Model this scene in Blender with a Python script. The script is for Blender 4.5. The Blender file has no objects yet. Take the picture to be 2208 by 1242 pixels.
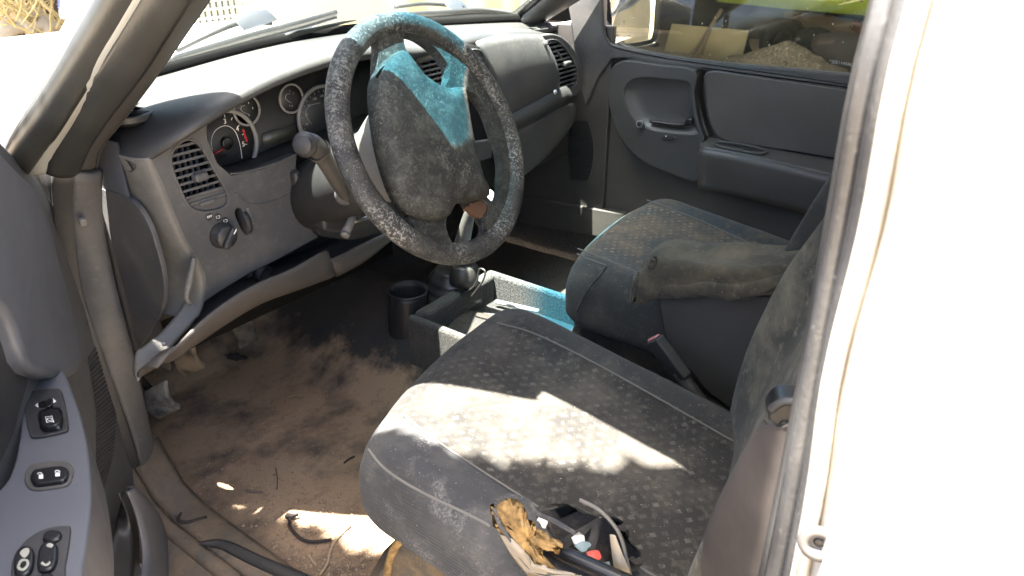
import bpy, bmesh, math, random
from mathutils import Vector as V, Matrix, noise as mnoise

# ------------------------------------------------------------------ camera
# truck axes: x across (driver door 0 -> passenger door 1.4), y forward, z up, cab floor z = 0
PITCH, HEAD, FPX = math.radians(27), math.radians(53.6), 1577.0
CAM = V((-.445, -.763, .99))
_hf = V((math.sin(HEAD), math.cos(HEAD), 0)); _z = V((0, 0, 1))
FWD = math.cos(PITCH)*_hf - math.sin(PITCH)*_z
UP = math.sin(PITCH)*_hf + math.cos(PITCH)*_z
RIGHT = V((math.cos(HEAD), -math.sin(HEAD), 0))
sc = bpy.context.scene
cd = bpy.data.cameras.new('camera'); co = bpy.data.objects.new('camera', cd)
sc.collection.objects.link(co)
m = Matrix.Identity(4)
for i in range(3):
    m[i][0], m[i][1], m[i][2], m[i][3] = RIGHT[i], UP[i], -FWD[i], CAM[i]
co.matrix_world = m
cd.sensor_width = 36; cd.lens = 36*FPX/2208
cd.clip_start = .02; cd.clip_end = 300
cd.dof.use_dof = True; cd.dof.focus_distance = 1.15; cd.dof.aperture_fstop = 11
sc.camera = co

# ------------------------------------------------------------------ daylight
SUN = V((-.215, .05, 1)).normalized()          # towards the sun
w = bpy.data.worlds.new('World'); sc.world = w; w.use_nodes = True
nt = w.node_tree; nt.nodes.clear()
sky = nt.nodes.new('ShaderNodeTexSky'); sky.sky_type = 'NISHITA'; sky.sun_disc = False
sky.sun_elevation = math.asin(SUN.z); sky.sun_rotation = math.atan2(SUN.x, SUN.y)
sky.air_density = .8; sky.dust_density = 5.0; sky.ozone_density = .6
bg = nt.nodes.new('ShaderNodeBackground'); bg.inputs['Strength'].default_value = .08
out = nt.nodes.new('ShaderNodeOutputWorld')
nt.links.new(sky.outputs[0], bg.inputs[0]); nt.links.new(bg.outputs[0], out.inputs[0])
sl = bpy.data.lights.new('sun', 'SUN'); sl.energy = 5.0; sl.angle = math.radians(.53); sl.color = (1, .95, .87)
so = bpy.data.objects.new('sun', sl); sc.collection.objects.link(so)
so.rotation_euler = (-SUN).to_track_quat('-Z', 'Y').to_euler(); so.location = (0, 0, 6)
sc.view_settings.view_transform = 'Standard'; sc.view_settings.look = 'None'
sc.view_settings.exposure = 3.85; sc.view_settings.gamma = 1; sc.view_settings.use_curve_mapping = False
sc.render.engine = 'CYCLES'
sc.cycles.max_bounces = 10; sc.cycles.diffuse_bounces = 6; sc.cycles.transparent_max_bounces = 16
sc.cycles.use_denoising = True; sc.cycles.sample_clamp_indirect = 8
sc.cycles.caustics_reflective = False; sc.cycles.caustics_refractive = False

# ------------------------------------------------------------------ layout helpers: a sight line cut with a plane of the truck
def ray(px, py): return FWD + (px-1104)/FPX*RIGHT + (621-py)/FPX*UP
def ox(px, py, x): r = ray(px, py); return CAM + r*((x-CAM.x)/r.x)
def oy(px, py, y): r = ray(px, py); return CAM + r*((y-CAM.y)/r.y)
def oz(px, py, z): r = ray(px, py); return CAM + r*((z-CAM.z)/r.z)
def op(px, py, p, n): r = ray(px, py); return CAM + r*((p-CAM).dot(n)/r.dot(n))

# ------------------------------------------------------------------ mesh helpers
COL = sc.collection
def thing(name, loc, label, cat, group=None):
    o = bpy.data.objects.new(name, None); COL.objects.link(o); o.location = loc
    o.empty_display_size = .05
    o['label'] = label; o['category'] = cat
    if group: o['group'] = group
    return o
def tag(o, label, cat, group=None, kind=None):
    o['label'] = label; o['category'] = cat
    if group: o['group'] = group
    if kind: o['kind'] = kind
    return o
def adopt(o, parent):
    if parent is not None:
        o.parent = parent
        p = parent; t = V((0, 0, 0)); mt = Matrix.Identity(4)
        chain = []
        while p is not None: chain.append(p); p = p.parent
        for q in reversed(chain):
            mt = mt @ q.matrix_parent_inverse @ Matrix.Translation(q.location)
        o.matrix_parent_inverse = mt.inverted()
def obj(name, verts, faces, mat, parent=None, smooth=True, sub=0, bevel=0, bseg=2, solid=0, soff=-1, angle=35):
    me = bpy.data.meshes.new(name)
    me.from_pydata([tuple(v) for v in verts], [], faces)
    me.update()
    bm = bmesh.new(); bm.from_mesh(me); bmesh.ops.remove_doubles(bm, verts=bm.verts, dist=1e-6)
    bmesh.ops.recalc_face_normals(bm, faces=bm.faces); bm.to_mesh(me); bm.free()
    if smooth: me.polygons.foreach_set('use_smooth', [True]*len(me.polygons))
    o = bpy.data.objects.new(name, me); COL.objects.link(o)
    if mat: me.materials.append(mat)
    if solid:
        s = o.modifiers.new('s', 'SOLIDIFY'); s.thickness = solid; s.offset = soff
    if bevel:
        b = o.modifiers.new('b', 'BEVEL'); b.width = bevel; b.segments = bseg; b.limit_method = 'ANGLE'
        b.angle_limit = math.radians(angle); b.harden_normals = True; b.use_clamp_overlap = True
    if sub:
        s = o.modifiers.new('d', 'SUBSURF'); s.levels = sub; s.render_levels = sub
    adopt(o, parent)
    return o
def cr(pts, n=6, closed=False):
    """Catmull-Rom through points"""
    P = [V(p) for p in pts]; N = len(P); R = []
    rng = range(N) if closed else range(N-1)
    for i in rng:
        if closed: a, b, c, d = P[(i-1) % N], P[i], P[(i+1) % N], P[(i+2) % N]
        else: a, b, c, d = P[max(i-1, 0)], P[i], P[i+1], P[min(i+2, N-1)]
        for k in range(n):
            t = k/n
            R.append(.5*((2*b)+(c-a)*t+(2*a-5*b+4*c-d)*t*t+(3*b-a-3*c+d)*t**3))
    if not closed: R.append(P[-1])
    return R
def slab(name, outline, ext, mat, parent=None, holes=(), bevel=.002, bseg=2, smooth=True):
    """flat plate: outline (coplanar 3D points) extruded by vector ext, with optional holes"""
    bm = bmesh.new(); loops = [list(outline)]+[list(h) for h in holes]
    ext = V(ext); eds = []; rings = []
    for lp in loops:
        vs = [bm.verts.new(p) for p in lp]; rings.append(vs)
        eds += [bm.edges.new((vs[i], vs[(i+1) % len(vs)])) for i in range(len(vs))]
    if holes:
        bmesh.ops.triangle_fill(bm, edges=eds, use_beauty=True, use_dissolve=False)
    else:
        bm.faces.new(rings[0])
    front = list(bm.faces)
    mp = {}
    for v in list(bm.verts): mp[v] = bm.verts.new(v.co+ext)
    for f in front: bm.faces.new([mp[v] for v in reversed(f.verts)])
    for vs in rings:
        for i in range(len(vs)):
            a, b = vs[i], vs[(i+1) % len(vs)]
            bm.faces.new((a, b, mp[b], mp[a]))
    bmesh.ops.recalc_face_normals(bm, faces=bm.faces)
    me = bpy.data.meshes.new(name); bm.to_mesh(me); bm.free()
    me.polygons.foreach_set('use_smooth', [smooth]*len(me.polygons))
    o = bpy.data.objects.new(name, me); COL.objects.link(o); me.materials.append(mat)
    if bevel:
        b = o.modifiers.new('b', 'BEVEL'); b.width = bevel; b.segments = bseg; b.limit_method = 'ANGLE'
        b.angle_limit = math.radians(40); b.harden_normals = True
    adopt(o, parent)
    return o
def loft(name, rows, mat, parent=None, closed=False, cap=False, **kw):
    n = len(rows[0]); vs = [p for r in rows for p in r]; fs = []
    for i in range(len(rows)-1):
        for j in range(n if closed else n-1):
            k = (j+1) % n
            fs.append((i*n+j, i*n+k, (i+1)*n+k, (i+1)*n+j))
    if cap:
        fs.append(tuple(range(n))); fs.append(tuple((len(rows)-1)*n+j for j in range(n)))
    return obj(name, vs, fs, mat, parent, **kw)
def frames(path):
    T = []
    for i in range(len(path)):
        T.append((path[min(i+1, len(path)-1)]-path[max(i-1, 0)]).normalized())
    u = T[0].orthogonal().normalized(); R = []
    for t in T:
        u = (u-t*u.dot(t)).normalized(); R.append((u, t.cross(u)))
    return R
def tube(name, path, r, mat, parent=None, n=10, flat=1.0, up=None, **kw):
    path = [V(p) for p in path]
    R = r if callable(r) else (lambda s: r)
    fr = frames(path); rows = []
    for i, p in enumerate(path):
        u, v = fr[i]
        if up is not None:
            t = u.cross(v); v = V(up); v = (v-t*v.dot(t)).normalized(); u = v.cross(t)
        q = R(i/(len(path)-1))
        rows.append([p+u*math.cos(a)*q+v*math.sin(a)*q*flat for a in [2*math.pi*k/n for k in range(n)]])
    return loft(name, rows, mat, parent, closed=True, cap=True, **kw)
def strip(name, A, B, mat, parent=None, bulge=.004, n=6, solid=.006, nrm=None, **kw):
    """ribbon between polylines A and B, bulging like a moulding"""
    rows = []
    for i in range(len(A)):
        a, b = V(A[i]), V(B[i]); t = V(A[min(i+1, len(A)-1)])-V(A[max(i-1, 0)])
        nn = V(nrm) if nrm is not None else t.cross(b-a).normalized()
        if (CAM-a).dot(nn) < 0: nn = -nn
        rows.append([a.lerp(b, k/n)+nn*bulge*math.sin(math.pi*k/n)**.7 for k in range(n+1)])
    return loft(name, rows, mat, parent, solid=solid, **kw)
def box(name, c, s, mat, parent=None, rot=None, bevel=.002, bseg=2):
    c = V(c); R = rot if rot is not None else Matrix.Identity(3)
    vs = [c+R @ V((sx*s[0]/2, sy*s[1]/2, sz*s[2]/2)) for sx in (-1, 1) for sy in (-1, 1) for sz in (-1, 1)]
    fs = [(0, 1, 3, 2), (4, 6, 7, 5), (0, 4, 5, 1), (2, 3, 7, 6), (0, 2, 6, 4), (1, 5, 7, 3)]
    return obj(name, vs, fs, mat, parent, bevel=bevel, bseg=bseg)
def rings(name, c, ax, prof, mat, parent=None, n=32, cap=True, **kw):
    """surface of revolution; prof = [(radius, height along ax)]"""
    ax = V(ax).normalized(); u = ax.orthogonal().normalized(); v = ax.cross(u); c = V(c)
    rows = [[c+ax*h+(u*math.cos(a)+v*math.sin(a))*r for a in [2*math.pi*k/n for k in range(n)]] for r, h in prof]
    return loft(name, rows, mat, parent, closed=True, cap=cap, **kw)
def arcpts(c, u, v, r, a0, a1, n=24):
    return [V(c)+V(u)*r*math.cos(a)+V(v)*r*math.sin(a) for a in [a0+(a1-a0)*k/n for k in range(n+1)]]
def text(name, s, loc, size, mat, parent, ux, uy, ext=.0002):
    c = bpy.data.curves.new(name, 'FONT'); c.body = s; c.size = size; c.extrude = ext; c.resolution_u = 3
    c.align_x = 'CENTER'; c.align_y = 'CENTER'
    t = bpy.data.objects.new('font_tmp', c); COL.objects.link(t)
    dg = bpy.context.evaluated_depsgraph_get()
    me = bpy.data.meshes.new_from_object(t.evaluated_get(dg)); me.name = name
    bpy.data.objects.remove(t)
    ux, uy = V(ux).normalized(), V(uy).normalized(); uz = ux.cross(uy)
    mm = Matrix.Identity(4)
    for i in range(3): mm[i][0], mm[i][1], mm[i][2], mm[i][3] = ux[i], uy[i], uz[i], V(loc)[i]
    me.transform(mm); me.materials.clear(); me.materials.append(mat)
    o = bpy.data.objects.new(name, me); COL.objects.link(o); adopt(o, parent)
    return o
def fbm(p, s, oct=3): return mnoise.fractal(V(p)*s, 1.0, 2.0, oct)

# ------------------------------------------------------------------ materials
class Mat:
    def __init__(s, name, col=(.1, .1, .1), rough=.6, spec=.5, metal=0, sheen=0, coat=0):
        s.m = bpy.data.materials.new(name); s.m.use_nodes = True; s.t = s.m.node_tree
        s.b = s.t.nodes['Principled BSDF']
        s.b.inputs['Base Color'].default_value = (*col, 1); s.b.inputs['Roughness'].default_value = rough
        s.b.inputs['Specular IOR Level'].default_value = spec; s.b.inputs['Metallic'].default_value = metal
        s.b.inputs['Sheen Weight'].default_value = sheen; s.b.inputs['Coat Weight'].default_value = coat
        s.b.inputs['Sheen Roughness'].default_value = .6
        s.co = s.n('ShaderNodeTexCoord').outputs['Object']; s.col = None; s.c0 = col; s.h = None
    def n(s, t): return s.t.nodes.new(t)
    def l(s, a, b): s.t.links.new(a, b)
    def mapping(s, scale=(1, 1, 1), rot=(0, 0, 0), loc=(0, 0, 0)):
        q = s.n('ShaderNodeMapping'); q.inputs['Scale'].default_value = scale; q.inputs['Rotation'].default_value = rot
        q.inputs['Location'].default_value = loc; s.l(s.co, q.inputs[0]); return q.outputs[0]
    def noise(s, sc_, det=4, ro=.55, co=None, dist=0):
        q = s.n('ShaderNodeTexNoise'); q.inputs['Scale'].default_value = sc_; q.inputs['Detail'].default_value = det
        q.inputs['Roughness'].default_value = ro; q.inputs['Distortion'].default_value = dist
        s.l(co or s.co, q.inputs['Vector']); return q.outputs['Fac']
    def voro(s, sc_, feat='F1', co=None, rnd=1):
        q = s.n('ShaderNodeTexVoronoi'); q.feature = feat; q.inputs['Scale'].default_value = sc_
        q.inputs['Randomness'].default_value = rnd
        s.l(co or s.co, q.inputs['Vector']); return q.outputs['Distance'], q.outputs.get('Color')
    def wave(s, sc_, axis='X', co=None, dist=0):
        q = s.n('ShaderNodeTexWave'); q.bands_direction = axis; q.inputs['Scale'].default_value = sc_
        q.inputs['Distortion'].default_value = dist; s.l(co or s.co, q.inputs['Vector']); return q.outputs['Fac']
    def ramp(s, f, lo, hi, inv=False):
        q = s.n('ShaderNodeMapRange'); q.inputs['From Min'].default_value = lo; q.inputs['From Max'].default_value = hi
        if inv: q.inputs['To Min'].default_value, q.inputs['To Max'].default_value = 1, 0
        s.l(f, q.inputs['Value']); return q.outputs['Result']
    def math(s, op_, a, b=None):
        q = s.n('ShaderNodeMath'); q.operation = op_
        for i, x in enumerate((a, b)):
            if x is None: continue
            if isinstance(x, (int, float)): q.inputs[i].default_value = x
            else: s.l(x, q.inputs[i])
        return q.outputs[0]
    def sep(s): q = s.n('ShaderNodeSeparateXYZ'); s.l(s.co, q.inputs[0]); return q.outputs
    def layer(s, fac, col, amt=1.0):
        q = s.n('ShaderNodeMixRGB'); f = s.math('MULTIPLY', fac, amt) if not isinstance(fac, (int, float)) else fac
        if isinstance(f, (int, float)): q.inputs[0].default_value = f
        else: s.l(f, q.inputs[0])
        if s.col is None: q.inputs[1].default_value = (*s.c0, 1)
        else: s.l(s.col, q.inputs[1])
        q.inputs[2].default_value = (*col, 1); s.col = q.outputs[0]; s.l(s.col, s.b.inputs['Base Color']); return s
    def bump(s, f, st=.3, dist=.001):
        q = s.n('ShaderNodeBump'); q.inputs['Strength'].default_value = st; q.inputs['Distance'].default_value = dist
        s.l(f, q.inputs['Height'])
        if s.h: s.l(s.h, q.inputs['Normal'])
        s.h = q.outputs[0]; s.l(s.h, s.b.inputs['Normal']); return s
    def roughvar(s, f, lo, hi):
        q = s.n('ShaderNodeMapRange'); q.inputs['To Min'].default_value = lo; q.inputs['To Max'].default_value = hi
        s.l(f, q.inputs['Value']); s.l(q.outputs[0], s.b.inputs['Roughness']); return s

def plastic(name, col, dust=(.20, .185, .165), amt=.5, rough=.55, grain=700, spec=.4, gb=.25):
    M = Mat(name, col, rough, spec)
    a = M.ramp(M.noise(5, 6, .65), .42, .75)
    M.layer(a, dust, amt*.7)
    f = M.ramp(M.noise(90, 4, .7), .55, .8); M.layer(f, dust, amt*.5)
    sp = M.ramp(M.noise(420, 2, .5), .70, .78); M.layer(sp, (.4, .38, .34), amt*.6)
    M.bump(M.noise(grain, 2, .6), gb, .0006)
    M.roughvar(a, rough-.06, min(rough+.22, 1))
    return M.m
DASH = plastic('dash_plastic', (.056, .057, .059), amt=.62, rough=.5)
DASH_TOP = plastic('dash_pad_plastic', (.034, .034, .034), (.080, .077, .07), amt=.5, rough=.5, grain=420, gb=.45)
DASH_END = plastic('dash_end_plastic', (.085, .083, .078), (.24, .22, .19), amt=.7, rough=.55)
DASH_DK = plastic('dark_plastic', (.022, .022, .023), (.12, .11, .10), amt=.35, rough=.5)
DOOR = plastic('door_plastic', (.066, .062, .058), (.14, .13, .118), amt=.3, rough=.42)
DOOR_CAP = plastic('door_cap_plastic', (.048, .048, .048), (.09, .09, .09), amt=.25, rough=.36, gb=.12)
ARM = plastic('armrest_plastic', (.082, .086, .096), (.12, .12, .12), amt=.25, rough=.4, gb=.15)
TRIM = plastic('pillar_trim_plastic', (.048, .046, .044), (.12, .11, .10), amt=.3, rough=.6)
KICK = plastic('kick_panel_plastic', (.05, .048, .046), (.15, .13, .11), amt=.45, rough=.5)
KNEE = plastic('knee_panel_plastic', (.050, .046, .043), (.13, .105, .09), amt=.5, rough=.55)
SHROUD = plastic('column_plastic', (.12, .118, .11), (.25, .235, .2), amt=.6, rough=.5, grain=380, gb=.5)
BLACK = Mat('black_gloss', (.008, .008, .009), .3).m
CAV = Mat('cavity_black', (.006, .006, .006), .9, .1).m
def mk_rubber():
    M = Mat('rubber_seal', (.020, .021, .020), .40, .5)
    M.layer(M.ramp(M.noise(14, 5, .6), .42, .75), (.045, .046, .042), .5)
    M.layer(M.ramp(M.noise(260, 3, .6), .68, .76), (.2, .19, .17), .3)
    M.bump(M.noise(300, 3), .3, .0008); return M.m
RUBBER = mk_rubber()
def mk_rubber2():
    M = Mat('dusty_grey_seal', (.036, .036, .038), .36, .5)
    M.layer(M.ramp(M.noise(22, 5, .65, M.mapping((1, 1, .3))), .42, .75), (.10, .098, .095), .7)
    M.layer(M.ramp(M.noise(160, 3, .6), .60, .78), (.16, .155, .15), .4)
    M.bump(M.noise(240, 3), .35, .001); return M.m
SEAL_GREY = mk_rubber2()
def mk_paint():
    M = Mat('white_body_paint', (.78, .76, .72), .35, .5, coat=.4)
    M.layer(M.ramp(M.noise(7, 5, .6), .55, .8), (.55, .47, .36), .5)
    M.layer(M.ramp(M.noise(150, 2, .5), .74, .78), (.2, .17, .12), .8); return M.m
PAINT = mk_paint()
def mk_flange():
    M = Mat('dirty_cream_paint', (.58, .53, .45), .5, .4)
    M.layer(M.ramp(M.noise(14, 5, .65), .45, .75), (.34, .27, .18), .6)
    M.bump(M.noise(90, 3), .2, .001); return M.m
FLANGE = mk_flange()
def mk_sill():
    M = Mat('muddy_sill', (.10, .085, .07), .8, .2)
    M.layer(M.ramp(M.noise(11, 6, .65), .40, .62), (.17, .125, .085), .95)
    M.layer(M.ramp(M.noise(60, 4, .65), .55, .75), (.06, .055, .05), .7)
    M.bump(M.noise(160, 4), .5, .002); return M.m
SILL = mk_sill()
def mk_wheel():
    M = Mat('mouldy_wheel_cover', (.024, .024, .022), .72, .25)
    big = M.ramp(M.noise(11, 4, .6), .38, .62)
    spots = M.ramp(M.noise(230, 4, .66, dist=.5), .54, .62)
    grime = M.ramp(M.noise(45, 5, .7), .45, .72)
    M.layer(grime, (.075, .078, .068), .8)
    M.layer(M.math('MULTIPLY', spots, big), (.17, .17, .15), .55)
    fine = M.ramp(M.noise(430, 3, .6), .60, .68); M.layer(fine, (.16, .16, .15), .22)
    M.bump(M.noise(260, 4, .7), .6, .0015); return M.m
WHEEL = mk_wheel()
def mk_rim():
    M = Mat('mouldy_rim_cover', (.018, .018, .018), .55, .35)
    z = M.sep()[2]
    low = M.ramp(z, .84, .58)                        # the lower half of the rim has lost most of its skin
    spots = M.ramp(M.noise(210, 5, .68, dist=.6), .50, .58)
    lim = M.ramp(M.noise(11, 3, .6), .40, .60)
    M.layer(M.ramp(M.noise(40, 5, .7), .42, .72), (.07, .07, .062), .8)
    M.layer(M.math('MULTIPLY', spots, M.math('MULTIPLY', lim, M.math('ADD', .45, M.math('MULTIPLY', low, .55)))), (.26, .255, .24), .9)
    M.layer(M.ramp(M.noise(420, 3, .6), .62, .68), (.3, .29, .28), .5)
    M.bump(M.noise(210, 5, .7), .7, .002); return M.m
RIM = mk_rim()
def mk_fabric(name, base, light, patt=True, dust=(.16, .145, .12), damt=.6, rib=None, mould=0):
    M = Mat(name, base, .95, .1, sheen=.1)
    if patt:
        q = M.n('ShaderNodeTexBrick'); q.offset = .5; q.inputs['Scale'].default_value = 1
        q.inputs['Brick Width'].default_value = .017; q.inputs['Row Height'].default_value = .015
        q.inputs['Mortar Size'].default_value = .0052; q.inputs['Mortar Smooth'].default_value = .4
        q.inputs['Color1'].default_value = (1, 1, 1, 1); q.inputs['Color2'].default_value = (.2, .2, .2, 1); q.inputs['Mortar'].default_value = (0, 0, 0, 1)
        M.l(M.mapping((1, 1, 1), (0, 0, math.radians(38))), q.inputs['Vector'])
        bv = M.n('ShaderNodeRGBToBW'); M.l(q.outputs['Color'], bv.inputs[0]); M.layer(M.math('MULTIPLY', bv.outputs[0], M.ramp(M.noise(60, 3, .6), .40, .62)), light, .62)
    M.layer(M.ramp(M.noise(9, 5, .65), .45, .72), dust, damt)
    M.layer(M.ramp(M.noise(55, 4, .65), .56, .72), dust, damt*.8)
    sp = M.ramp(M.noise(330, 2, .6), .69, .75); M.layer(sp, (.42, .40, .36), .6)
    if mould:
        b = M.ramp(M.noise(14, 3, .6), .55, .66); f = M.ramp(M.noise(260, 4, .7), .48, .56)
        M.layer(M.math('MULTIPLY', b, f), (.36, .36, .36), mould)
    M.bump(M.noise(1100, 2, .6), .5, .0008)
    if rib:
        M.bump(M.wave(rib[0], rib[1]), .6, .0012)
    return M.m
FAB_C = mk_fabric('seat_centre_fabric', (.026, .025, .023), (.14, .13, .115), True, (.11, .098, .08), .6)
FAB_B = mk_fabric('seat_bolster_fabric', (.040, .041, .043), (.1, .1, .1), False, (.13, .125, .115), .55, rib=(55, 'Z'), mould=.22)
FAB_G = mk_fabric('seat_side_fabric', (.034, .034, .033), (.1, .1, .1), False, (.11, .10, .085), .5)
FAB_P = mk_fabric('passenger_centre_fabric', (.045, .043, .040), (.26, .225, .18), True, (.20, .13, .075), .6)
FAB_PB = mk_fabric('passenger_bolster_fabric', (.030, .036, .040), (.1, .1, .1), False, (.17, .115, .06), .55)
FAB_MUD = mk_fabric('muddy_backrest_fabric', (.028, .028, .024), (.1, .1, .1), False, (.15, .135, .095), .95)
ARMREST_FAB = mk_fabric('worn_armrest_fabric', (.052, .047, .036), (.1, .1, .1), False, (.15, .125, .085), .9)
SEAM = Mat('seam_thread', (.12, .115, .105), .9).m
FOAM = None
def mk_foam():
    M = Mat('torn_seat_foam', (.42, .27, .11), .95, .1)
    M.layer(M.ramp(M.noise(38, 5, .7), .42, .62), (.14, .09, .045), .85)
    M.layer(M.ramp(M.noise(90, 4, .7), .55, .7), (.30, .22, .12), .8)
    M.layer(M.ramp(M.noise(300, 3, .6), .6, .7), (.5, .38, .2), .6)
    M.bump(M.noise(220, 5, .7), .9, .003); return M.m
FOAM = mk_foam()
CLOTH_EDGE = Mat('frayed_backing_cloth', (.30, .26, .20), .95, .1).m
def mk_dirt():
    M = Mat('dirty_floor_mat', (.048, .047, .047), .85, .2)
    sx, sy, sz = M.sep()
    wob = M.noise(5.5, 6, .68)
    # sand lies where feet carried it: a patch from the sill up to the pedals
    t = M.ramp(M.math('ADD', sx, M.math('MULTIPLY', M.math('SUBTRACT', wob, .5), .45)), .53, .46)
    u = M.ramp(M.math('ADD', sy, M.math('MULTIPLY', M.math('SUBTRACT', M.noise(7, 5, .6), .5), .3)), .86, .74)
    bald = M.ramp(M.noise(4.6, 6, .62, M.mapping((1, 1.15, 1), (0, 0, .5))), .34, .52)
    near = M.ramp(sx, .03, .10)
    sand = M.math('MULTIPLY', M.math('MULTIPLY', t, u), M.math('MULTIPLY', bald, M.math('ADD', .35, M.math('MULTIPLY', near, .65))))
    M.layer(M.ramp(M.noise(8, 5, .7), .35, .75), (.075, .060, .047), .8)
    M.layer(sand, (.37, .255, .165), .97)
    M.layer(M.ramp(M.noise(30, 5, .7), .58, .75), (.11, .08, .058), .6)
    M.layer(M.ramp(M.noise(420, 3, .6), .70, .76), (.42, .33, .25), .4)
    M.bump(M.noise(60, 6, .75), .8, .010); M.bump(M.noise(400, 3), .6, .002); return M.m
DIRT = mk_dirt()
def mk_carpet(name, c, c2):
    M = Mat(name, c, 1, .05, sheen=.2)
    M.layer(M.ramp(M.noise(230, 4, .75), .44, .56), c2, .95)
    M.layer(M.ramp(M.noise(9, 4, .6), .45, .7), (.09, .075, .06), .5)
    M.bump(M.noise(230, 4, .75), 1, .008); return M.m
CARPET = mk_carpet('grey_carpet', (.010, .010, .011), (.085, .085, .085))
CARPET_DK = mk_carpet('black_and_shaded_carpet', (.012, .012, .013), (.035, .033, .031))  # also stands for shaded carpet in the console tray
def mk_metal(name, c, r): return Mat(name, c, r, .5, 1).m
CHROME = mk_metal('bright_metal', (.7, .7, .7), .25)
STEEL = mk_metal('worn_steel', (.35, .34, .33), .38)
SILVER = Mat('silver_ring_plastic', (.19, .19, .188), .5, .5).m
WHITE = Mat('white_print', (.75, .75, .72), .6).m
GREYPRINT = Mat('grey_print', (.32, .32, .32), .6).m
RED = Mat('red_print', (.55, .03, .03), .6).m
GAUGE = Mat('gauge_face', (.026, .026, .027), .5).m
LCD = Mat('lcd_window', (.05, .052, .042), .35).m
ROD = Mat('rusty_black_wire', (.025, .018, .014), .8).m
TWIG = Mat('dry_twig', (.32, .24, .15), .9).m
LEAF = Mat('dry_leaf', (.16, .11, .085), .8).m
PAPERW = Mat('scrap_white', (.6, .6, .56), .8).m
PAPERR = Mat('scrap_red', (.55, .08, .06), .7).m
PAPERB = Mat('scrap_blue_grey', (.18, .25, .27), .7).m
PINK = Mat('faded_red_button', (.48, .18, .18), .45).m
KNOBW = Mat('gear_knob_white', (.62, .60, .55), .4).m
BROWN = Mat('brown_foam', (.085, .042, .022), .9).m
BELT = None
def mk_belt():
    M = Mat('seat_belt_webbing', (.050, .043, .039), .7, .3)
    M.layer(M.ramp(M.noise(12, 4), .4, .7), (.10, .084, .074), .6); return M.m
BELT = mk_belt()
def glass(name, tint, grime=.04, band=None, spots=0):
    m = bpy.data.materials.new(name); m.use_nodes = True; t = m.node_tree; t.nodes.clear()
    o = t.nodes.new('ShaderNodeOutputMaterial'); tr = t.nodes.new('ShaderNodeBsdfTransparent'); gl = t.nodes.new('ShaderNodeBsdfGlossy')
    gl.inputs['Roughness'].default_value = .02; lw = t.nodes.new('ShaderNodeLayerWeight'); lw.inputs['Blend'].default_value = .5
    p5 = t.nodes.new('ShaderNodeMath'); p5.operation = 'POWER'; p5.inputs[1].default_value = 5; t.links.new(lw.outputs['Facing'], p5.inputs[0])
    fr = t.nodes.new('ShaderNodeMapRange'); fr.inputs['To Min'].default_value = .04; fr.inputs['To Max'].default_value = .8; t.links.new(p5.outputs[0], fr.inputs['Value'])
    mx = t.nodes.new('ShaderNodeMixShader'); df = t.nodes.new('ShaderNodeBsdfDiffuse'); df.inputs[0].default_value = (.5, .48, .43, 1)
    mx2 = t.nodes.new('ShaderNodeMixShader')
    tr.inputs[0].default_value = (*tint, 1)
    co_ = t.nodes.new('ShaderNodeTexCoord')
    if band:
        s = t.nodes.new('ShaderNodeSeparateXYZ'); t.links.new(co_.outputs['Object'], s.inputs[0])
        r = t.nodes.new('ShaderNodeMapRange'); r.inputs['From Min'].default_value = band[0]; r.inputs['From Max'].default_value = band[1]
        t.links.new(s.outputs[2], r.inputs['Value'])
        c = t.nodes.new('ShaderNodeMixRGB'); c.inputs[1].default_value = (*tint, 1); c.inputs[2].default_value = (*band[2], 1)
        t.links.new(r.outputs[0], c.inputs[0]); t.links.new(c.outputs[0], tr.inputs[0])
    n = t.nodes.new('ShaderNodeTexNoise'); n.inputs['Scale'].default_value = 7; n.inputs['Detail'].default_value = 6
    t.links.new(co_.outputs['Object'], n.inputs['Vector'])
    r2 = t.nodes.new('ShaderNodeMapRange'); r2.inputs['From Min'].default_value = .35; r2.inputs['From Max'].default_value = .75
    r2.inputs['To Min'].default_value = grime*.3; r2.inputs['To Max'].default_value = grime
    t.links.new(n.outputs[0], r2.inputs['Value']); fac = r2.outputs[0]
    if spots:
        v = t.nodes.new('ShaderNodeTexVoronoi'); v.inputs['Scale'].default_value = 38
        mp = t.nodes.new('ShaderNodeMapping'); mp.inputs['Scale'].default_value = (1, 1, .7)
        t.links.new(co_.outputs['Object'], mp.inputs[0]); t.links.new(mp.outputs[0], v.inputs['Vector'])
        r3 = t.nodes.new('ShaderNodeMapRange'); r3.inputs['From Min'].default_value = .10; r3.inputs['From Max'].default_value = .06
        r3.inputs['To Min'].default_value = 0; r3.inputs['To Max'].default_value = spots
        t.links.new(v.outputs['Distance'], r3.inputs['Value'])
        a = t.nodes.new('ShaderNodeMath'); a.operation = 'MAXIMUM'; t.links.new(r3.outputs[0], a.inputs[0]); t.links.new(fac, a.inputs[1]); fac = a.outputs[0]
    t.links.new(fr.outputs[0], mx.inputs[0]); t.links.new(tr.outputs[0], mx.inputs[1]); t.links.new(gl.outputs[0], mx.inputs[2])
    t.links.new(fac, mx2.inputs[0]); t.links.new(mx.outputs[0], mx2.inputs[1]); t.links.new(df.outputs[0], mx2.inputs[2])
    t.links.new(mx2.outputs[0], o.inputs[0]); return m
WINDSCREEN = glass('windscreen_glass', (.86, .92, .88), .012, band=(1.075, 1.115, (.10, .48, .68)))
SIDEGLASS = glass('side_window_glass', (.62, .64, .58), .03, spots=.5)

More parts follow.
